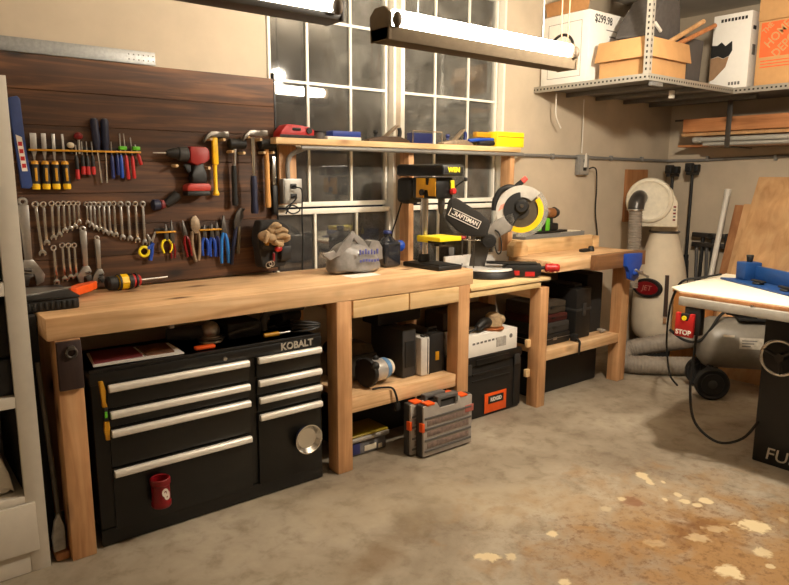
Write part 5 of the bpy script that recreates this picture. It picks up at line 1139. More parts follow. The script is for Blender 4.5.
# ================================================================ compressor behind the saw
ac = thing('air_compressor', 'grey tank air compressor on black wheels behind the table saw', 'compressor', (4.45, 1.85, 0))
ca = V((.64, -.77, 0)).normalized(); cc = V((4.72, 2.0, .365)); CM = frame(cc, (0, 0, 1), z=ca)
b = MB(CM); b.lathe([(0, -.34), (.06, -.335), (.12, -.315), (.16, -.285), (.178, -.25), (.178, .25), (.16, .285), (.12, .315), (.06, .335), (0, .34)], None, 36); b.build('tank', TANK, ac)
KM = frame(cc, ca, z=(0, 0, 1))           # x along the tank, z up; -y faces the room
b = MB(KM); b.box(-.10, .26, -.12, .12, .178, .196, .003); b.build('deck_plate', BLACKPL, ac)
b = MB(KM); b.cyl((-.16, 0, .27), (.05, 0, .27), .075, .080, 26, .012); b.build('motor', BLACKPL, ac)
b = MB(KM); b.box(.07, .20, -.06, .06, .197, .33, .012)
for i in range(5): b.box(.06, .21, -.07, .07, .215 + i * .022, .222 + i * .022, .001)
b.build('pump', DKSTEEL, ac)
b = MB(KM); b.tube([(.04, -.07, .23), (.08, -.12, .22), (.14, -.13, .20), (.17, -.15, .16), (.20, -.12, .205)], .009, 8, smooth=4); b.cyl((.02, -.10, .20), (.10, -.10, .20), .014); b.build('fittings', STEEL, ac)
def onTank(x, ang): return KM @ V((x, -.180 * math.cos(ang), .180 * math.sin(ang)))
for (x0, x1, a0, a1, m, nm) in ((-.10, .05, .0, .42, mat('worn_paper_label', (176, 168, 154), 0.6, var=.2, scale=40), 'label'), (-.20, -.13, .42, .50, mat('pale_sticker', (200, 190, 172), 0.6), 'sticker')):
    t_ = bmesh.new(); n_ = 6; q = MB()
    v_ = [[t_.verts.new(onTank(x, a0 + (a1 - a0) * i / n_)) for i in range(n_ + 1)] for x in (x0, x1)]
    for i in range(n_): t_.faces.new((v_[0][i], v_[1][i], v_[1][i + 1], v_[0][i + 1]))
    q._take(t_); q.build(nm, m, ac)
for i in range(3):
    q = MB(); t_ = bmesh.new(); a_ = .08 + i * .10
    pts = [V(onTank(x, a)) + (V(onTank(x, a)) - (KM @ V((x, 0, 0)))) * .006 for x, a in ((-.085, a_), (-.03 + .02 * i, a_), (-.03 + .02 * i, a_ + .05), (-.085, a_ + .05))]
    t_.faces.new([t_.verts.new(p) for p in pts]); q._take(t_); q.build('label_print', GREYINK, ac)
for sy in (-1, 1):
    wc = KM @ V((-.25, sy * .175 if sy < 0 else .12, 0)); wc.z = .112
    q = MB(frame(wc, (0, 0, 1), z=(KM.to_3x3() @ V((0, 1, 0))))); q.lathe([(0, -.028), (.07, -.028), (.075, -.02), (.1, -.03), (.111, -.02), (.111, .02), (.1, .03), (.075, .02), (.07, .028), (0, .028)], None, 32); q.build('wheel', RUBBER, ac)
    q = MB(frame(wc, (0, 0, 1), z=(KM.to_3x3() @ V((0, 1, 0))))); q.lathe([(0, -.034), (.02, -.034), (.03, -.0285), (.03, .0285), (.02, .034), (0, .034)], None, 16); q.build('wheel_hub', DKGREY, ac)
q = MB(KM); q.box(-.27, -.23, -.14, .14, -.27, -.235, .003); q.box(-.27, -.23, -.10, -.07, -.24, -.14, .003); q.box(-.27, -.23, .07, .10, -.24, -.14, .003); q.box(.20, .24, -.12, -.09, -.355, -.13, .003); q.box(.20, .24, .09, .12, -.355, -.13, .003); q.build('axle_frame', BLACKPL, ac)
MB(KM).tube([(-.15, -.06, .25), (-.22, -.10, .20), (-.28, -.12, .10), (-.34, -.10, .02), (-.42, -.04, .01), (-.50, .05, .06)], .010, 8, smooth=5).build('power_cord', RUBBER, ac)

# ================================================================ dust collector
dc = thing('dust_collector', 'cream wall dust collector with a tall cloth bag in the corner', 'dust collector', (5.2, 3.0, 0))
MB().box(5.08, 5.40, 3.245, 3.2695, 1.12, 1.56, .003).build('mounting_board', BROWNPLY, dc)
hn = V((-.88, -.47, .0)).normalized(); hc = V((5.075, 3.02, 1.31)); HM = frame(hc, (V((0, 0, 1)).cross(hn)), z=hn)
b = MB(HM); b.lathe([(0, -.085), (.165, -.085), (.18, -.075), (.182, -.06), (.182, .05), (.176, .066), (.16, .072), (.15, .066), (.10, .064), (.0, .064)], None, 44); b.build('impeller_housing', OFFW, dc)
b = MB(HM); b.torus((0, 0, .066), .155, .008, (0, 0, 1), 40, 8); b.build('housing_rim', OFFW, dc)
b = MB(HM); b.prism([(.0, .178), (.09, .155), (.165, .09), (.215, -.02), (.225, -.212), (-.06, -.212), (-.07, -.16)], -.084, .045, 'XY', .010); b.build('outlet_chute', OFFW, dc)
MB().cyl((5.30, 3.0, 1.04), (5.30, 3.0, 1.098), .108, .108, 28).build('outlet_collar', OFFW, dc)
MB().box(5.255, 5.285, 3.11, 3.2445, 1.25, 1.30).build('wall_bracket', BLACKPL, dc)
for i in range(5): MB(HM).box(.185, .205, -.16 + i * .026, -.146 + i * .026, .0452, .0462).build('printed_mark', DKRED if i % 2 == 0 else GREYINK, dc)
e0 = HM @ V((-0.075, 0.02, .07)); 
b = MB(); b.tube([e0 + hn * -.01, e0 + hn * .06, e0 + hn * .11 + V((-.02, 0, -.03)), e0 + hn * .12 + V((-.03, 0, -.09))], .062, 18, smooth=5); b.build('inlet_elbow', mat('dark_elbow', (66, 62, 58), 0.3, .3), dc)
e1 = e0 + hn * .12 + V((-.03, 0, -.09))
MB().torus(e1, .063, .006, (0, 0, 1), 24, 8).build('hose_clamp', CHROME, dc)
q = MB(); n_ = 90; pts = [e1 + V((.01 * math.sin(i / n_ * 3), 0, -.006 - .62 * i / n_)) for i in range(n_ + 1)]
q.tube(pts, .05, 20, radii=[.050 + .005 * (i % 3 == 0) for i in range(n_ + 1)]); q.build('flexible_duct', HOSE, dc)
bc_ = V((5.30, 3.0, 0))
b = MB(); pr_ = [(0, .10), (.12, .105), (.190, .14), (.218, .20), (.224, .34), (.220, .52), (.200, .68), (.170, .82), (.132, .95), (.112, 1.03), (.110, 1.055), (0, 1.055)]
b.lathe(pr_, Matrix.Translation(bc_), 40); b.jitter(.010, 9, 5); b.build('filter_bag', BAGCLOTH, dc, sub=1)
MB().torus((bc_.x, bc_.y, 1.045), .116, .009, (0, 0, 1), 36, 8).build('bag_strap', GREYPL, dc)
vd = V((-.80, -.60, 0)).normalized()       # side of the bag that faces the room
def bagpt(ang, z, r): 
    a = math.atan2(-.60, -.80) + ang; return V((bc_.x + r * math.cos(a), bc_.y + r * math.sin(a), z))
def patch(a0, a1, z0, z1, r0, r1, m, nm, n=6):
    t_ = bmesh.new(); lo = [t_.verts.new(bagpt(a0 + (a1 - a0) * i / n, z0, r0)) for i in range(n + 1)]; hi = [t_.verts.new(bagpt(a0 + (a1 - a0) * i / n, z1, r1)) for i in range(n + 1)]
    lo2 = [t_.verts.new(bagpt(a0 + (a1 - a0) * i / n, z0, r0 - .03)) for i in range(n + 1)]; hi2 = [t_.verts.new(bagpt(a0 + (a1 - a0) * i / n, z1, r1 - .03)) for i in range(n + 1)]
    for i in range(n):
        t_.faces.new((lo[i], lo[i + 1], hi[i + 1], hi[i])); t_.faces.new((lo2[i + 1], lo2[i], hi2[i], hi2[i + 1])); t_.faces.new((hi[i], hi[i + 1], hi2[i + 1], hi2[i])); t_.faces.new((lo[i + 1], lo[i], lo2[i], lo2[i + 1]))
    t_.faces.new((lo[0], hi[0], hi2[0], lo2[0])); t_.faces.new((lo[n], lo2[n], hi2[n], hi[n]))
    q = MB(); q._take(t_); return q.build(nm, m, dc)
patch(.03, .17, .36, .70, .237, .212, mat('dark_sight_strip', (64, 46, 36), 0.5), 'sight_strip')
patch(.04, .15, .30, .345, .237, .237, mat('tan_tab', (168, 124, 86), 0.6), 'sight_tab')
# oval badge
bp_ = bagpt(-.60, .585, .230); bn = (bp_ - V((bc_.x, bc_.y, .585))).normalized(); BMx = frame(bp_, V((0, 0, 1)).cross(bn), z=bn)
def oval(rx, ry, d0, d1, m, nm):
    q = MB(BMx); q.prism([(rx * math.cos(2 * PI * i / 32), ry * math.sin(2 * PI * i / 32)) for i in range(32)], d0, d1, 'XY', .0008); return q.build(nm, m, dc)
oval(.125, .080, -.03, .004, BLACKPL, 'badge'); oval(.100, .055, .0045, .007, DKRED, 'badge_field')
text('JET', .062, BMx @ Matrix.Translation((0, 0, .0075)), mat('faded_badge_letters', (176, 120, 104), 0.6), dc, 'badge_lettering', .0006, .000, sx=1.0, shear=.2)
b = MB(); b.cyl((5.30, 3.0, .0), (5.30, 3.0, .10), .19, .19, 28, .006); b.build('bag_stand', BLACKPL, dc)

# big grey hose on the floor
def corr(pts, r, name, label):
    vs_ = []; pts = [V(p) for p in pts]; L_ = len(pts)
    for i in range(L_ - 1):
        p0 = pts[max(i - 1, 0)]; p1 = pts[i]; p2 = pts[i + 1]; p3 = pts[min(i + 2, L_ - 1)]
        for k in range(26):
            u = k / 26; vs_.append(0.5 * ((2 * p1) + (p2 - p0) * u + (2 * p0 - 5 * p1 + 4 * p2 - p3) * u * u + (3 * p1 - p0 - 3 * p2 + p3) * u ** 3))
    q = MB(); q.tube(vs_, r, 18, radii=[r + .003 * (i % 3 == 0) for i in range(len(vs_))]); return tag(q.build(name, HOSE), label, 'hose')
corr([(4.96, 2.36, .075), (4.80, 2.50, .075), (4.62, 2.66, .075), (4.53, 2.80, .08), (4.62, 2.86, .15), (4.76, 2.70, .21), (4.88, 2.50, .27), (4.98, 2.36, .32), (5.06, 2.22, .34)], .068, 'flexible_hose', 'thick grey flexible hose doubled back on the floor by the bench end')

# ================================================================ corner: tripods, folded stand, boards
def tripod(x, y, top, label):
    t = thing('light_stand', label, 'stand', (x, y, 0), 'folded black stands in the corner')
    MB().cyl((x, y, .12), (x, y, top - .10), .013, n=14).build('pole', BLACKPL, t)
    MB().cyl((x, y, .75), (x, y, .83), .022, n=14, bev=.003).build('collar', BLACKPL, t)
    for a in (0.3, 2.4, 4.5):
        q = MB(); q.tube([(x + .02 * math.cos(a), y + .02 * math.sin(a), .78), (x + .035 * math.cos(a), y + .035 * math.sin(a), .5), (x + .075 * math.cos(a), y + .075 * math.sin(a), .012)], .010, 8); q.build('leg', BLACKPL, t)
    q = MB(); q.box(x - .08, x + .08, y - .018, y + .018, top - .10, top - .075, .004); q.box(x - .085, x - .03, y - .03, y + .03, top - .074, top, .008); q.box(x + .02, x + .08, y - .03, y + .03, top - .074, top - .01, .008); q.cyl((x - .1, y, top - .04), (x - .085, y, top - .04), .018); q.build('clamp_head', BLACKPL, t)
    return t
tripod(5.60, 3.13, 1.600, 'folded black stand with a clamp head nearer the dust collector')
tripod(5.625, 2.965, 1.615, 'folded black stand with a clamp head nearer the bare side wall')
st = thing('folding_stand', 'folded grey and black metal tool stand leaning in the corner', 'stand', (5.6, 2.7, 0))
b = MB(); b.box(5.665, 5.70, 2.66, 2.95, .985, 1.025, .003); b.box(5.67, 5.71, 2.66, 2.95, .90, .94, .003); b.build('rails', DKSTEEL, st)
for y in (2.77, 2.86):
    q = MB(); q.tube([(5.69, y, .99), (5.70, y + .01, .5), (5.72, y + .02, .012)], .016, 8); q.build('leg', BLACKPL, st)
    q = MB(); q.tube([(5.69, y + .05, .92), (5.71, y + .04, .5), (5.725, y + .05, .012)], .014, 8); q.build('leg', GREYPL, st)
MB().box(5.655, 5.72, 2.642, 2.6595, .89, 1.03, .004).build('end_cap', BLACKPL, st)
MB().cyl((5.664, 2.78, 1.0), (5.645, 2.78, 1.0), .025, n=14, bev=.003).build('lock_knob', BLACKPL, st)
def leaning(name, label, cat, x_top, x_bot, y0, y1, ztop, thick, m, skew=0.0):
    d_ = (x_top - x_bot) / ztop
    q = MB(); t_ = bmesh.new()
    cs_ = []
    for dx in (0, -thick):
        cs_.append([t_.verts.new(p) for p in ((x_bot + dx, y0, 0.001), (x_bot + dx, y1, 0.001), (x_top + dx, y1 - skew, ztop), (x_top + dx, y0, ztop))])
    t_.faces.new(cs_[0]); t_.faces.new(cs_[1][::-1])
    for i in range(4): t_.faces.new((cs_[0][i], cs_[1][i], cs_[1][(i + 1) % 4], cs_[0][(i + 1) % 4]))
    q._take(t_); return tag(q.build(name, m), label, cat)
leaning('plywood_sheet', 'tall pale plywood sheet leaning on the side wall behind the saw', 'plywood', 5.70, 5.02, .9, 2.44, 1.50, .018, PLY)
leaning('particle_board', 'reddish brown board leaning behind the tall plywood sheet', 'board', 5.733, 5.33, 1.6, 2.625, 1.27, .016, BROWNPLY)
leaning('plywood_offcut', 'narrow tan offcut leaning between the plywood sheet and the brown board', 'board', 5.712, 5.26, 2.0, 2.545, 1.28, .012, PLY)
pv = MB(); pv.tube([(5.715, 2.695, 1.37), (5.50, 2.675, .66), (5.33, 2.66, .10), (5.31, 2.66, .03)], .022, 14); pv.cyl((5.708, 2.694, 1.345), (5.723, 2.696, 1.395), .027, n=14)
tag(pv.build('plastic_pipe', WHITE), 'white plastic pipe leaning against the side wall', 'pipe')
lc = thing('wooden_cabinet', 'low orange plywood box on the floor behind the table saw', 'box', (5.25, 2.45, 0))
LCM = wood('orange_plywood', (176, 112, 54), (198, 134, 72), (212, 152, 90), 2, knots=False, grain=.5)
MB().box(5.00, 5.18, 2.47, 2.71, .001, .60, .003).build('box_body', LCM, lc)
MB().box(4.99, 5.19, 2.46, 2.72, .601, .62, .002).build('lid', LCM, lc)
# ================================================================ steel loft
lf = thing('storage_loft', 'galvanised slotted steel storage loft hanging in the corner', 'loft', (4.8, 2.8, 2.085))
SLX = slotted('slotted_angle_x', (170, 166, 156), 0); SLY = slotted('slotted_angle_y', (170, 166, 156), 1); SLZ = slotted('slotted_angle_z', (188, 184, 174), 2, .034); SLZ2 = slotted('slotted_angle_side', (188, 184, 174), 2, .034, 1)
def angle(x0, x1, y0, y1, z0, z1, m): return MB().box(x0, x1, y0, y1, z0, z1, .001).build('slotted_edge', m, lf)
ZL = 2.125
def strip_obj(x0, x1, y0, y1, z0, z1, m):
    o = angle(x0, x1, y0, y1, z0, z1, m)
    c_ = V(((x0 + x1) / 2, (y0 + y1) / 2, (z0 + z1) / 2)); o.data.transform(Matrix.Translation(-(c_ - V(lf.location)))); o.location = c_ - V(lf.location)
    return o
strip_obj(3.875, 3.878, 2.375, 3.268, 2.086, 2.128, SLY)
strip_obj(3.875, 4.985, 2.372, 2.375, 2.086, 2.128, SLX)
strip_obj(4.985, 4.988, .25, 2.372, 2.086, 2.128, SLY)
DECK = mat('grey_wire_deck', (112, 108, 102), 0.6, .3)
b = MB(); b.box(3.879, 5.745, 2.376, 3.266, ZL - .010, ZL); b.build('deck', DECK, lf)
b = MB(); b.box(4.989, 5.745, .25, 2.3755, ZL - .010, ZL); b.build('deck', DECK, lf)
for x in (4.25, 4.62, 5.0, 5.38): MB().box(x - .015, x + .015, 2.38, 3.262, ZL - .042, ZL - .011, .002).build('deck_rib', DECK, lf)
for y in (2.0, 1.6, 1.2, .8): MB().box(4.99, 5.744, y - .015, y + .015, ZL - .042, ZL - .011, .002).build('deck_rib', DECK, lf)
for (x, y) in ((3.88, 2.377), (4.99, .26)):
    o1_ = MB().box(x, x + .036, y, y + .003, 2.09, CZ - .001).build('hanger_post', SLZ, lf)
    o2_ = MB().box(x, x + .003, y + .0031, y + .036, 2.09, CZ - .001).build('hanger_post', SLZ2, lf)
    for o in (o1_, o2_):
        c_ = V((x + .018, y + .0015, 2.4)) if o is o1_ else V((x + .0015, y + .018, 2.4)); o.data.transform(Matrix.Translation(-(c_ - V(lf.location)))); o.location = c_ - V(lf.location)
MB().box(3.93, 4.06, 2.378, 2.40, 2.060, 2.085, .002).build('bolt_plate', GALV, lf)
MB().box(4.43, 4.46, 2.52, 2.55, 2.03, 2.082, .003).build('clip', WHITE, lf)

zl_ = ZL + .001
# white carton with the ring
wc = thing('white_carton', 'big white carton with a dark ring and a handwritten price on the loft', 'carton', (4.14, 3.05, zl_))
MB().box(3.925, 4.42, 2.86, 3.25, zl_, 2.595, .003).build('carton_body', PAPERW, wc)
ringM = frame((3.9242, 3.075, 2.363), (0, -1, 0), z=(-1, 0, 0))
q = MB(ringM); q.torus((0, 0, 0), .098, .010, (0, 0, 1), 36, 6); q.bm.transform(Matrix.Identity(4)); q.build('printed_ring', INK, wc)
for (a, b_, c_, d_) in ((-.165, .115, .17, .173), (-.165, .115, -.19, -.187), (-.165, -.162, -.187, .17), (.112, .115, -.187, .17)):
    MB(frame((3.9248, 3.03, 2.365), (0, -1, 0), z=(-1, 0, 0))).box(a, b_, c_, d_, -.0005, .0006).build('printed_frame', GREYINK, wc)
text('$299.98', .072, frame((4.085, 2.8592, 2.545), (1, 0, -.03), z=(0, -1, 0)), INK, wc, 'handwritten_price', .0005, .0012, sx=.85)
MB().box(4.12, 4.24, 2.8588, 2.86, 2.482, 2.488).build('printed_line', GREYINK, wc); MB().box(4.16, 4.23, 2.8588, 2.86, 2.44, 2.450).build('printed_line', GREYINK, wc)
b = MB(); b.prism([(2.88, 2.60), (3.22, 2.60), (3.24, 2.69), (2.86, 2.70)], 3.93, 3.936, 'YZ', .001); b.build('open_flap', CARDIN, wc)
# open cardboard box
cb = thing('cardboard_box', 'open cardboard box with folded flaps at the loft corner post', 'box', (4.21, 2.61, zl_))
b = MB(); x0, x1, y0, y1, zt_ = 3.965, 4.44, 2.445, 2.79, 2.37
b.box(x0, x1, y0, y0 + .005, zl_, zt_); b.box(x0, x1, y1 - .005, y1, zl_, zt_); b.box(x0, x0 + .005, y0 + .005, y1 - .005, zl_, zt_); b.box(x1 - .005, x1, y0 + .005, y1 - .005, zl_, zt_); b.box(x0, x1, y0, y1, zl_, zl_ + .005); b.build('box_body', CARD, cb)
b = MB(); b.prism([(x0 - .003, zt_), (x0 - .010, zt_ - .005), (x0 - .045, zt_ - .13), (x0 - .040, zt_ - .132), (x0 - .002, zt_ - .01)], y0 - .004, y1 + .01, 'XZ', .001); b.build('side_flap', CARD, cb)
b = MB(); b.prism([(y0 - .001, zt_), (y0 - .006, zt_ - .004), (y0 - .03, zt_ - .125), (y0 - .026, zt_ - .127), (y0 - .001, zt_ - .012)], x0 + .01, x1 + .015, 'YZ', .001); b.build('front_flap', CARD, cb)
# dark soft bag
sb = MB(); sb.prism([(4.02, 2.385), (4.10, 2.46), (4.19, 2.58), (4.27, 2.68), (4.38, 2.72), (4.46, 2.66), (4.50, 2.5), (4.49, 2.385)], 2.52, 2.76, 'XZ', .03); bmesh.ops.subdivide_edges(sb.bm, edges=sb.bm.edges[:], cuts=2, use_grid_fill=True); sb.jitter(.018, 5, 6)
bagt = thing('duffel_bag', 'dark grey bag bulging out of the open cardboard box', 'bag', (4.3, 2.63, 2.375))
sb.build('bag_body', mat('dark_grey_nylon', (84, 80, 78), 0.7, var=.15), bagt, sub=1)
q = MB(); q.prism([(4.12, 2.47), (4.20, 2.425), (4.21, 2.44), (4.13, 2.485)], 2.497, 2.512, 'XZ', .001); q.build('pale_tag', WHITE, bagt)
kt = thing('key_lanyard', 'dark cord with a blue tag on the wall side of the white carton', 'lanyard', (4.39, 2.87, 2.5))
MB().tube([(4.32, 2.853, 2.602), (4.37, 2.852, 2.587), (4.39, 2.85, 2.55), (4.37, 2.85, 2.53), (4.355, 2.85, 2.55), (4.38, 2.85, 2.565)], .006, 8, smooth=4).build('cord', INK, kt)
MB().box(4.372, 4.402, 2.846, 2.854, 2.46, 2.53, .003).build('blue_tag', mat('pale_blue_tag', (104, 140, 206), 0.5), kt)
for i, (p0, p1, lb) in enumerate((((4.27, 2.472, 2.372), (4.62, 2.44, 2.54), 'pale wooden stick poking up from the cardboard box, upper of two'), ((4.36, 2.47, 2.365), (4.76, 2.43, 2.53), 'reddish wooden stick poking up from the cardboard box, lower of two'))):
    q = MB(); q.cyl(p0, p1, .016, n=12, bev=.002); tag(q.build('wooden_stick', LUMBER if i else PLY), lb, 'stick')
bn_ = thing('storage_bin', 'dark grey tall bin between the cardboard box and the torn white carton', 'bin', (4.72, 2.65, zl_))
b = MB(); b.prism([(4.56, zl_), (4.83, zl_), (4.86, 2.46), (4.53, 2.46)], 2.55, 2.80, 'XZ', .01); b.build('bin_body', mat('bin_grey', (86, 82, 80), 0.6), bn_)
MB().box(4.55, 4.85, 2.515, 2.548, zl_, zl_ + .045, .012).build('foot_rim', BLACKPL, bn_)
gs = thing('grey_panel', 'pale grey sheet standing behind the bin and bag on the loft', 'panel', (4.7, 2.95, zl_))
b = MB(); b.prism([(4.44, zl_), (5.05, zl_), (5.05, 2.74), (4.75, 2.80), (4.44, 2.64)], 2.90, 2.925, 'XZ', .004); b.build('sheet', mat('pale_grey_board', (206, 202, 198), 0.6), gs)
MB().box(4.44, 5.05, 2.926, 2.945, zl_, 2.30, .002).build('backing_strip', DKGREY, gs)
# torn white carton, faces -X
tc_ = thing('white_carton', 'torn white carton with dark holes beside the orange printed box', 'carton', (5.05, 2.43, zl_))
MB().box(4.995, 5.11, 2.29, 2.56, zl_, 2.642, .003).build('carton_body', PAPERW, tc_)
b = MB(); b.prism([(2.562, 2.44), (2.52, 2.435), (2.49, 2.455), (2.46, 2.425), (2.415, 2.455), (2.41, 2.39), (2.43, 2.355), (2.47, 2.34), (2.51, 2.36), (2.562, 2.35)], 4.991, 4.9945, 'YZ'); b.build('torn_hole', BLACKPL, tc_)
b = MB(); b.prism([(2.562, 2.348), (2.51, 2.357), (2.47, 2.338), (2.43, 2.352), (2.45, 2.28), (2.49, 2.24), (2.53, 2.20), (2.562, 2.19)], 4.9915, 4.9946, 'YZ'); b.build('torn_cardboard', mat('torn_brown_card', (150, 118, 88), 0.9), tc_)
text('BAT-FETCH', .036, FX(4.9943, 2.43, 2.605), INK, tc_, 'lettering', .0005, .0008, sx=.9) if False else None
for i in range(8):
    MB().box(4.9925, 4.9946, 2.505 - i * .024 - .016, 2.505 - i * .024, 2.590 + .001 * (i % 3), 2.612).build('printed_mark', INK, tc_)
for i in range(4): MB().box(4.9925, 4.9946, 2.42 - i * .022 - .014, 2.42 - i * .022, 2.150, 2.172).build('printed_mark', GREYINK, tc_)
MB().box(5.02, 5.06, 2.2855, 2.2895, 2.52, 2.545).build('hand_hole', BLACKPL, tc_); MB().box(5.03, 5.07, 2.2855, 2.2895, 2.35, 2.42).build('side_mark', GREYINK, tc_)
# orange printed moving boxes
def hd(y0, y1, z0, z1, label, logo):
    t = thing('moving_box', label, 'box', (5.25, (y0 + y1) / 2, z0))
    MB().box(5.005, 5.50, y0, y1, z0, z1, .003).build('box_body', CARD, t)
    MB().box(5.22, 5.28, y0 + .001, y1 - .001, z1 + .0003, z1 + .001).build('tape', mat('packing_tape', (190, 150, 100), 0.3), t)
    if logo:
        MB().box(5.0025, 5.0046, y1 - .275, y1 - .02, z1 - .24, z1 - .012).build('orange_square', ORINK, t)
        for i, (w_, dy, dz) in enumerate((('THE', .030, -.050), ('HOME', .098, -.098), ('DEPOT', .160, -.160))):
            M = FX(5.0022, y1 - .035 - dy, z1 - .0 + dz - .0) @ Matrix.Rotation(R_(45), 4, 'Z')
            text(w_, .082 if i else .05, M, CARD, t, 'logo_lettering', .0003, .001, sx=.85)
        for k in range(3): MB().box(5.0030, 5.0046, y1 - .26, y1 - .03, z1 - .270 - k * .02, z1 - .262 - k * .02).build('printed_line', ORINK, t)
    return t
hd(1.62, 2.245, zl_, 2.555, 'cardboard moving box with an orange printed square on the loft', True)
hd(1.66, 2.25, 2.558, 2.80, 'plain cardboard box on top of the orange printed box', False)

# ================================================================ lumber rack under the loft
lr = thing('lumber_rack', 'steel strap rack arms holding lumber under the loft', 'rack', (5.6, 1.9, 1.70))
for y in (2.56, 1.2):
    MB().box(5.345, 5.351, y - .020, y + .020, 1.735, 2.082, .001).build('strap', DKSTEEL, lr)
    MB().box(5.345, 5.745, y - .018, y + .018, 1.7275, 1.7345, .001).build('arm', DKSTEEL, lr)
def lum(x0, x1, y0, y1, z0, z1, m, name, label, cat): return tag(MB().box(x0, x1, y0, y1, z0, z1, .003).build(name, m), label, cat)
lum(5.37, 5.70, .3, 2.72, 1.7355, 1.745, mat('dull_brown_strip', (118, 92, 66), 0.8), 'thin_board', 'thin dull board at the bottom of the lumber rack', 'board')
lum(5.44, 5.70, .3, 2.99, 1.829, 1.858, PLY, 'light_board', 'pale board edge lying between the pipes and the wide plank', 'board')
lum(5.40, 5.70, .4, 2.96, 1.860, 1.965, LUMBER, 'lumber_plank', 'wide orange brown timber plank on the lumber rack', 'plank')
lum(5.50, 5.72, .5, 3.05, 1.746, 1.764, LUMBER, 'short_board', 'narrow board poking out past the pipes on the lumber rack', 'board')
PIPE = mat('grey_pvc', (172, 168, 158), 0.45)
for i, (x, z, lb) in enumerate(((5.42, 1.797, 'grey plastic conduit length nearer the front of the lumber rack'), (5.47, 1.797, 'grey plastic conduit length further back on the lumber rack'))):
    q = MB(); q.cyl((x, .3, z), (x, 2.86 + .03 * i, z), .019, n=16); q.cyl((x, 2.80 + .03 * i, z), (x, 2.87 + .03 * i, z), .024, n=16, bev=.002); o = tag(q.build('conduit_length', PIPE), lb, 'conduit', 'conduit lengths on the lumber rack')
q = MB(); q.cyl((5.41, .4, 1.7605), (5.41, 2.78, 1.7605), .0145, n=16); tag(q.build('conduit_length', PIPE), 'grey plastic conduit length lying lowest on the lumber rack', 'conduit', 'conduit lengths on the lumber rack')
for x, lb in ((5.60, 'thin dark steel rod sticking out of the lumber rack'),):
    q = MB(); q.cyl((x, 1.0, 1.895 + .08), (x, 3.14, 1.895 + .08), .008, n=10); tag(q.build('steel_rod', DKSTEEL), lb, 'rod')

# cords hanging from the ceiling by the loft
q = MB(); q.tube([(3.12, 2.45, CZ - .002), (3.115, 2.45, 2.5), (3.12, 2.45, 2.26), (3.135, 2.45, 2.215), (3.155, 2.45, 2.21), (3.175, 2.45, 2.25), (3.18, 2.45, 2.5), (3.18, 2.45, CZ - .002)], .0035, 8, smooth=6)
tag(q.build('wire_loop', mat('pinkish_cord', (214, 160, 130), 0.6)), 'looped pinkish cord hanging beside the white carton', 'cord')
q = MB(); q.tube([(4.02, 3.18, 2.085), (4.02, 3.18, 1.99), (4.03, 3.18, 1.92), (4.10, 3.19, 1.85)], .005, 8, smooth=4)
tag(q.build('hanging_string', WHITE), 'short white string dangling under the loft edge', 'string')
q = MB(); q.tube([(4.43, 3.24, 2.08), (4.44, 3.245, 1.90), (4.455, 3.255, 1.68)], .0045, 8, smooth=4); q.prism([(4.43, 1.57), (4.465, 1.57), (4.46, 1.66), (4.45, 1.68), (4.44, 1.66)], 3.205, 3.2135, 'XZ', .002)
tag(q.build('paper_tag', WHITE), 'white tag and string hanging over the far outlet box', 'tag')

# ================================================================ white bookcase at the frame edge
bk = thing('bookcase', 'white painted open cabinet standing at the near end of the workbench', 'cabinet', (0, 2.95, 0))
CW = mat('cabinet_white', (206, 198, 184), 0.5, var=.03)
bx0, bx1, by0, by1, bz = -.56, .44, 2.69, 3.20, 1.835
b = MB(); b.box(bx1 - .018, bx1, by0 + .02, by1, 0, bz); b.box(bx0, bx0 + .018, by0 + .02, by1, 0, bz); b.box(bx0, bx1, by1 - .008, by1, 0, bz); b.box(bx0, bx1, by0 + .02, by1, bz - .018, bz); b.build('carcass', CW, bk)
b = MB(); b.box(bx1 - .067, bx1, by0, by0 + .0195, 0, bz, .002); b.build('face_stile', CW, bk)
b = MB(); b.box(bx0, bx0 + .067, by0, by0 + .0195, 0, bz, .002); b.build('face_stile', CW, bk)
for z0_, z1_ in ((.002, .088), (.283, .312), (.658, .700), (1.074, 1.124), (1.322, 1.370), (bz - .05, bz)):
    MB().box(bx0 + .067, bx1 - .067, by0 + .001, by0 + .0195, z0_, z1_, .002).build('face_rail', CW, bk)
for z_ in (.312, .700, 1.124, 1.370): MB().box(bx0 + .018, bx1 - .018, by0 + .02, by1 - .01, z_ - .018, z_).build('shelf', CW, bk)
MB().box(bx0 + .07, bx1 - .036, by0 - .016, by0 - .0005, .092, .285, .003).build('drawer_front', CW, bk)
MB().box(bx0 + .05, bx1 - .05, by0 - .016, by0 - .0005, 1.455, 1.800, .003).build('door', CW, bk)
skm = MB(); skm.prism([(-.30, .313), (.352, .313), (.350, .33), (.338, .40), (.32, .46), (.29, .52), (.22, .565), (.05, .58), (-.15, .55), (-.28, .45)], 2.735, 3.0, 'XZ', .03); bmesh.ops.subdivide_edges(skm.bm, edges=skm.bm.edges[:], cuts=2, use_grid_fill=True); skm.jitter(.014, 3, 7)
for v in skm.bm.verts: v.co.z = max(v.co.z, .3135)
o = skm.build('sack', SACK, None, sub=1); tag(o, 'crumpled white sack in the bottom opening of the white cabinet', 'sack')
tag(MB().box(-.45, .419, 2.714, 3.15, .701, .84, .015).build('storage_bin', mat('bluish_black_bin', (26, 28, 34), 0.45)), 'bluish black bin in the cabinet opening above the sack', 'bin')
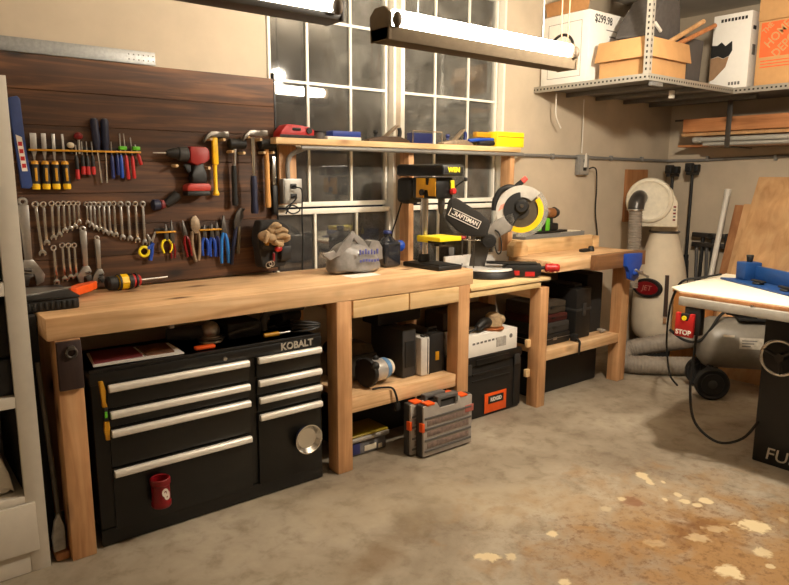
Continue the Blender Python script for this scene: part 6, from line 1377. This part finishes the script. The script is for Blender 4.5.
tag(MB().box(-.40, .419, 2.714, 3.15, 1.125, 1.30, .01).build('storage_box', mat('dark_green_box', (24, 34, 28), 0.6)), 'dark green box in the middle opening of the white cabinet', 'box')
tag(MB().box(-.40, .419, 2.72, 3.15, .842, 1.05, .02).build('tool_bag', CHARCOAL), 'charcoal tool bag resting on the bluish black bin in the cabinet', 'bag')
tag(MB().box(-.40, .419, 2.714, 3.15, 1.371, 1.452, .006).build('flat_case', BLACKPL), 'flat black block added to darken the slot under the white cabinet door', 'case')  # added block keeps the slot dark instead of showing its pale inner panel
tag(MB().box(.375, .4195, 2.716, 3.15, .314, .63, .006).build('flat_case', CHARCOAL), 'dark flat filler added to darken the opening beside the white sack in the cabinet', 'case')  # added slab hides the pale side panel to keep the opening dark
tpb = thing('storage_tub', 'dark teal tub with a white rim standing on top of the white cabinet', 'tub', (.2, 2.95, bz))
MB().box(.05, .408, 2.74, 3.10, bz + .001, bz + .10, .012).build('tub_body', mat('dark_teal', (18, 52, 54), 0.5), tpb); MB().box(.04, .418, 2.73, 3.11, bz + .101, bz + .125, .006).build('rim', WHITE, tpb)
# in the gap beside the bench leg
gp_ = thing('push_broom', 'thin grey handle leaning in the gap beside the first bench leg', 'handle', (.49, 2.95, 0))
q = MB(); q.cyl((.497, 2.745, .037), (.468, 2.76, .80), .009, n=12); q.build('handle', mat('grey_handle', (96, 90, 80), 0.5), gp_)
q = MB(); q.box(.462, .512, 2.70, 2.79, .001, .035, .008); q.build('head', BROWNPLY, gp_)
q = MB(); q.prism([(.455, .04), (.500, .04), (.503, .14), (.490, .20), (.47, .17), (.455, .10)], 2.705, 2.728, 'XZ', .006); q.jitter(.006, 2, 18)
tag(q.build('plastic_wrap', mat('crumpled_grey_film', (150, 146, 138), 0.35, var=.3)), 'crumpled grey plastic by the floor beside the first bench leg', 'plastic')
tag(MB().box(.455, .512, 2.97, 3.2, .30, .93, .008).build('flat_box', BLACKPL) if False else MB().box(.446, .487, 2.80, 3.12, .001, .976, .008).build('level_case', CHARCOAL), 'dark flat case standing in the gap behind the first bench leg', 'case')
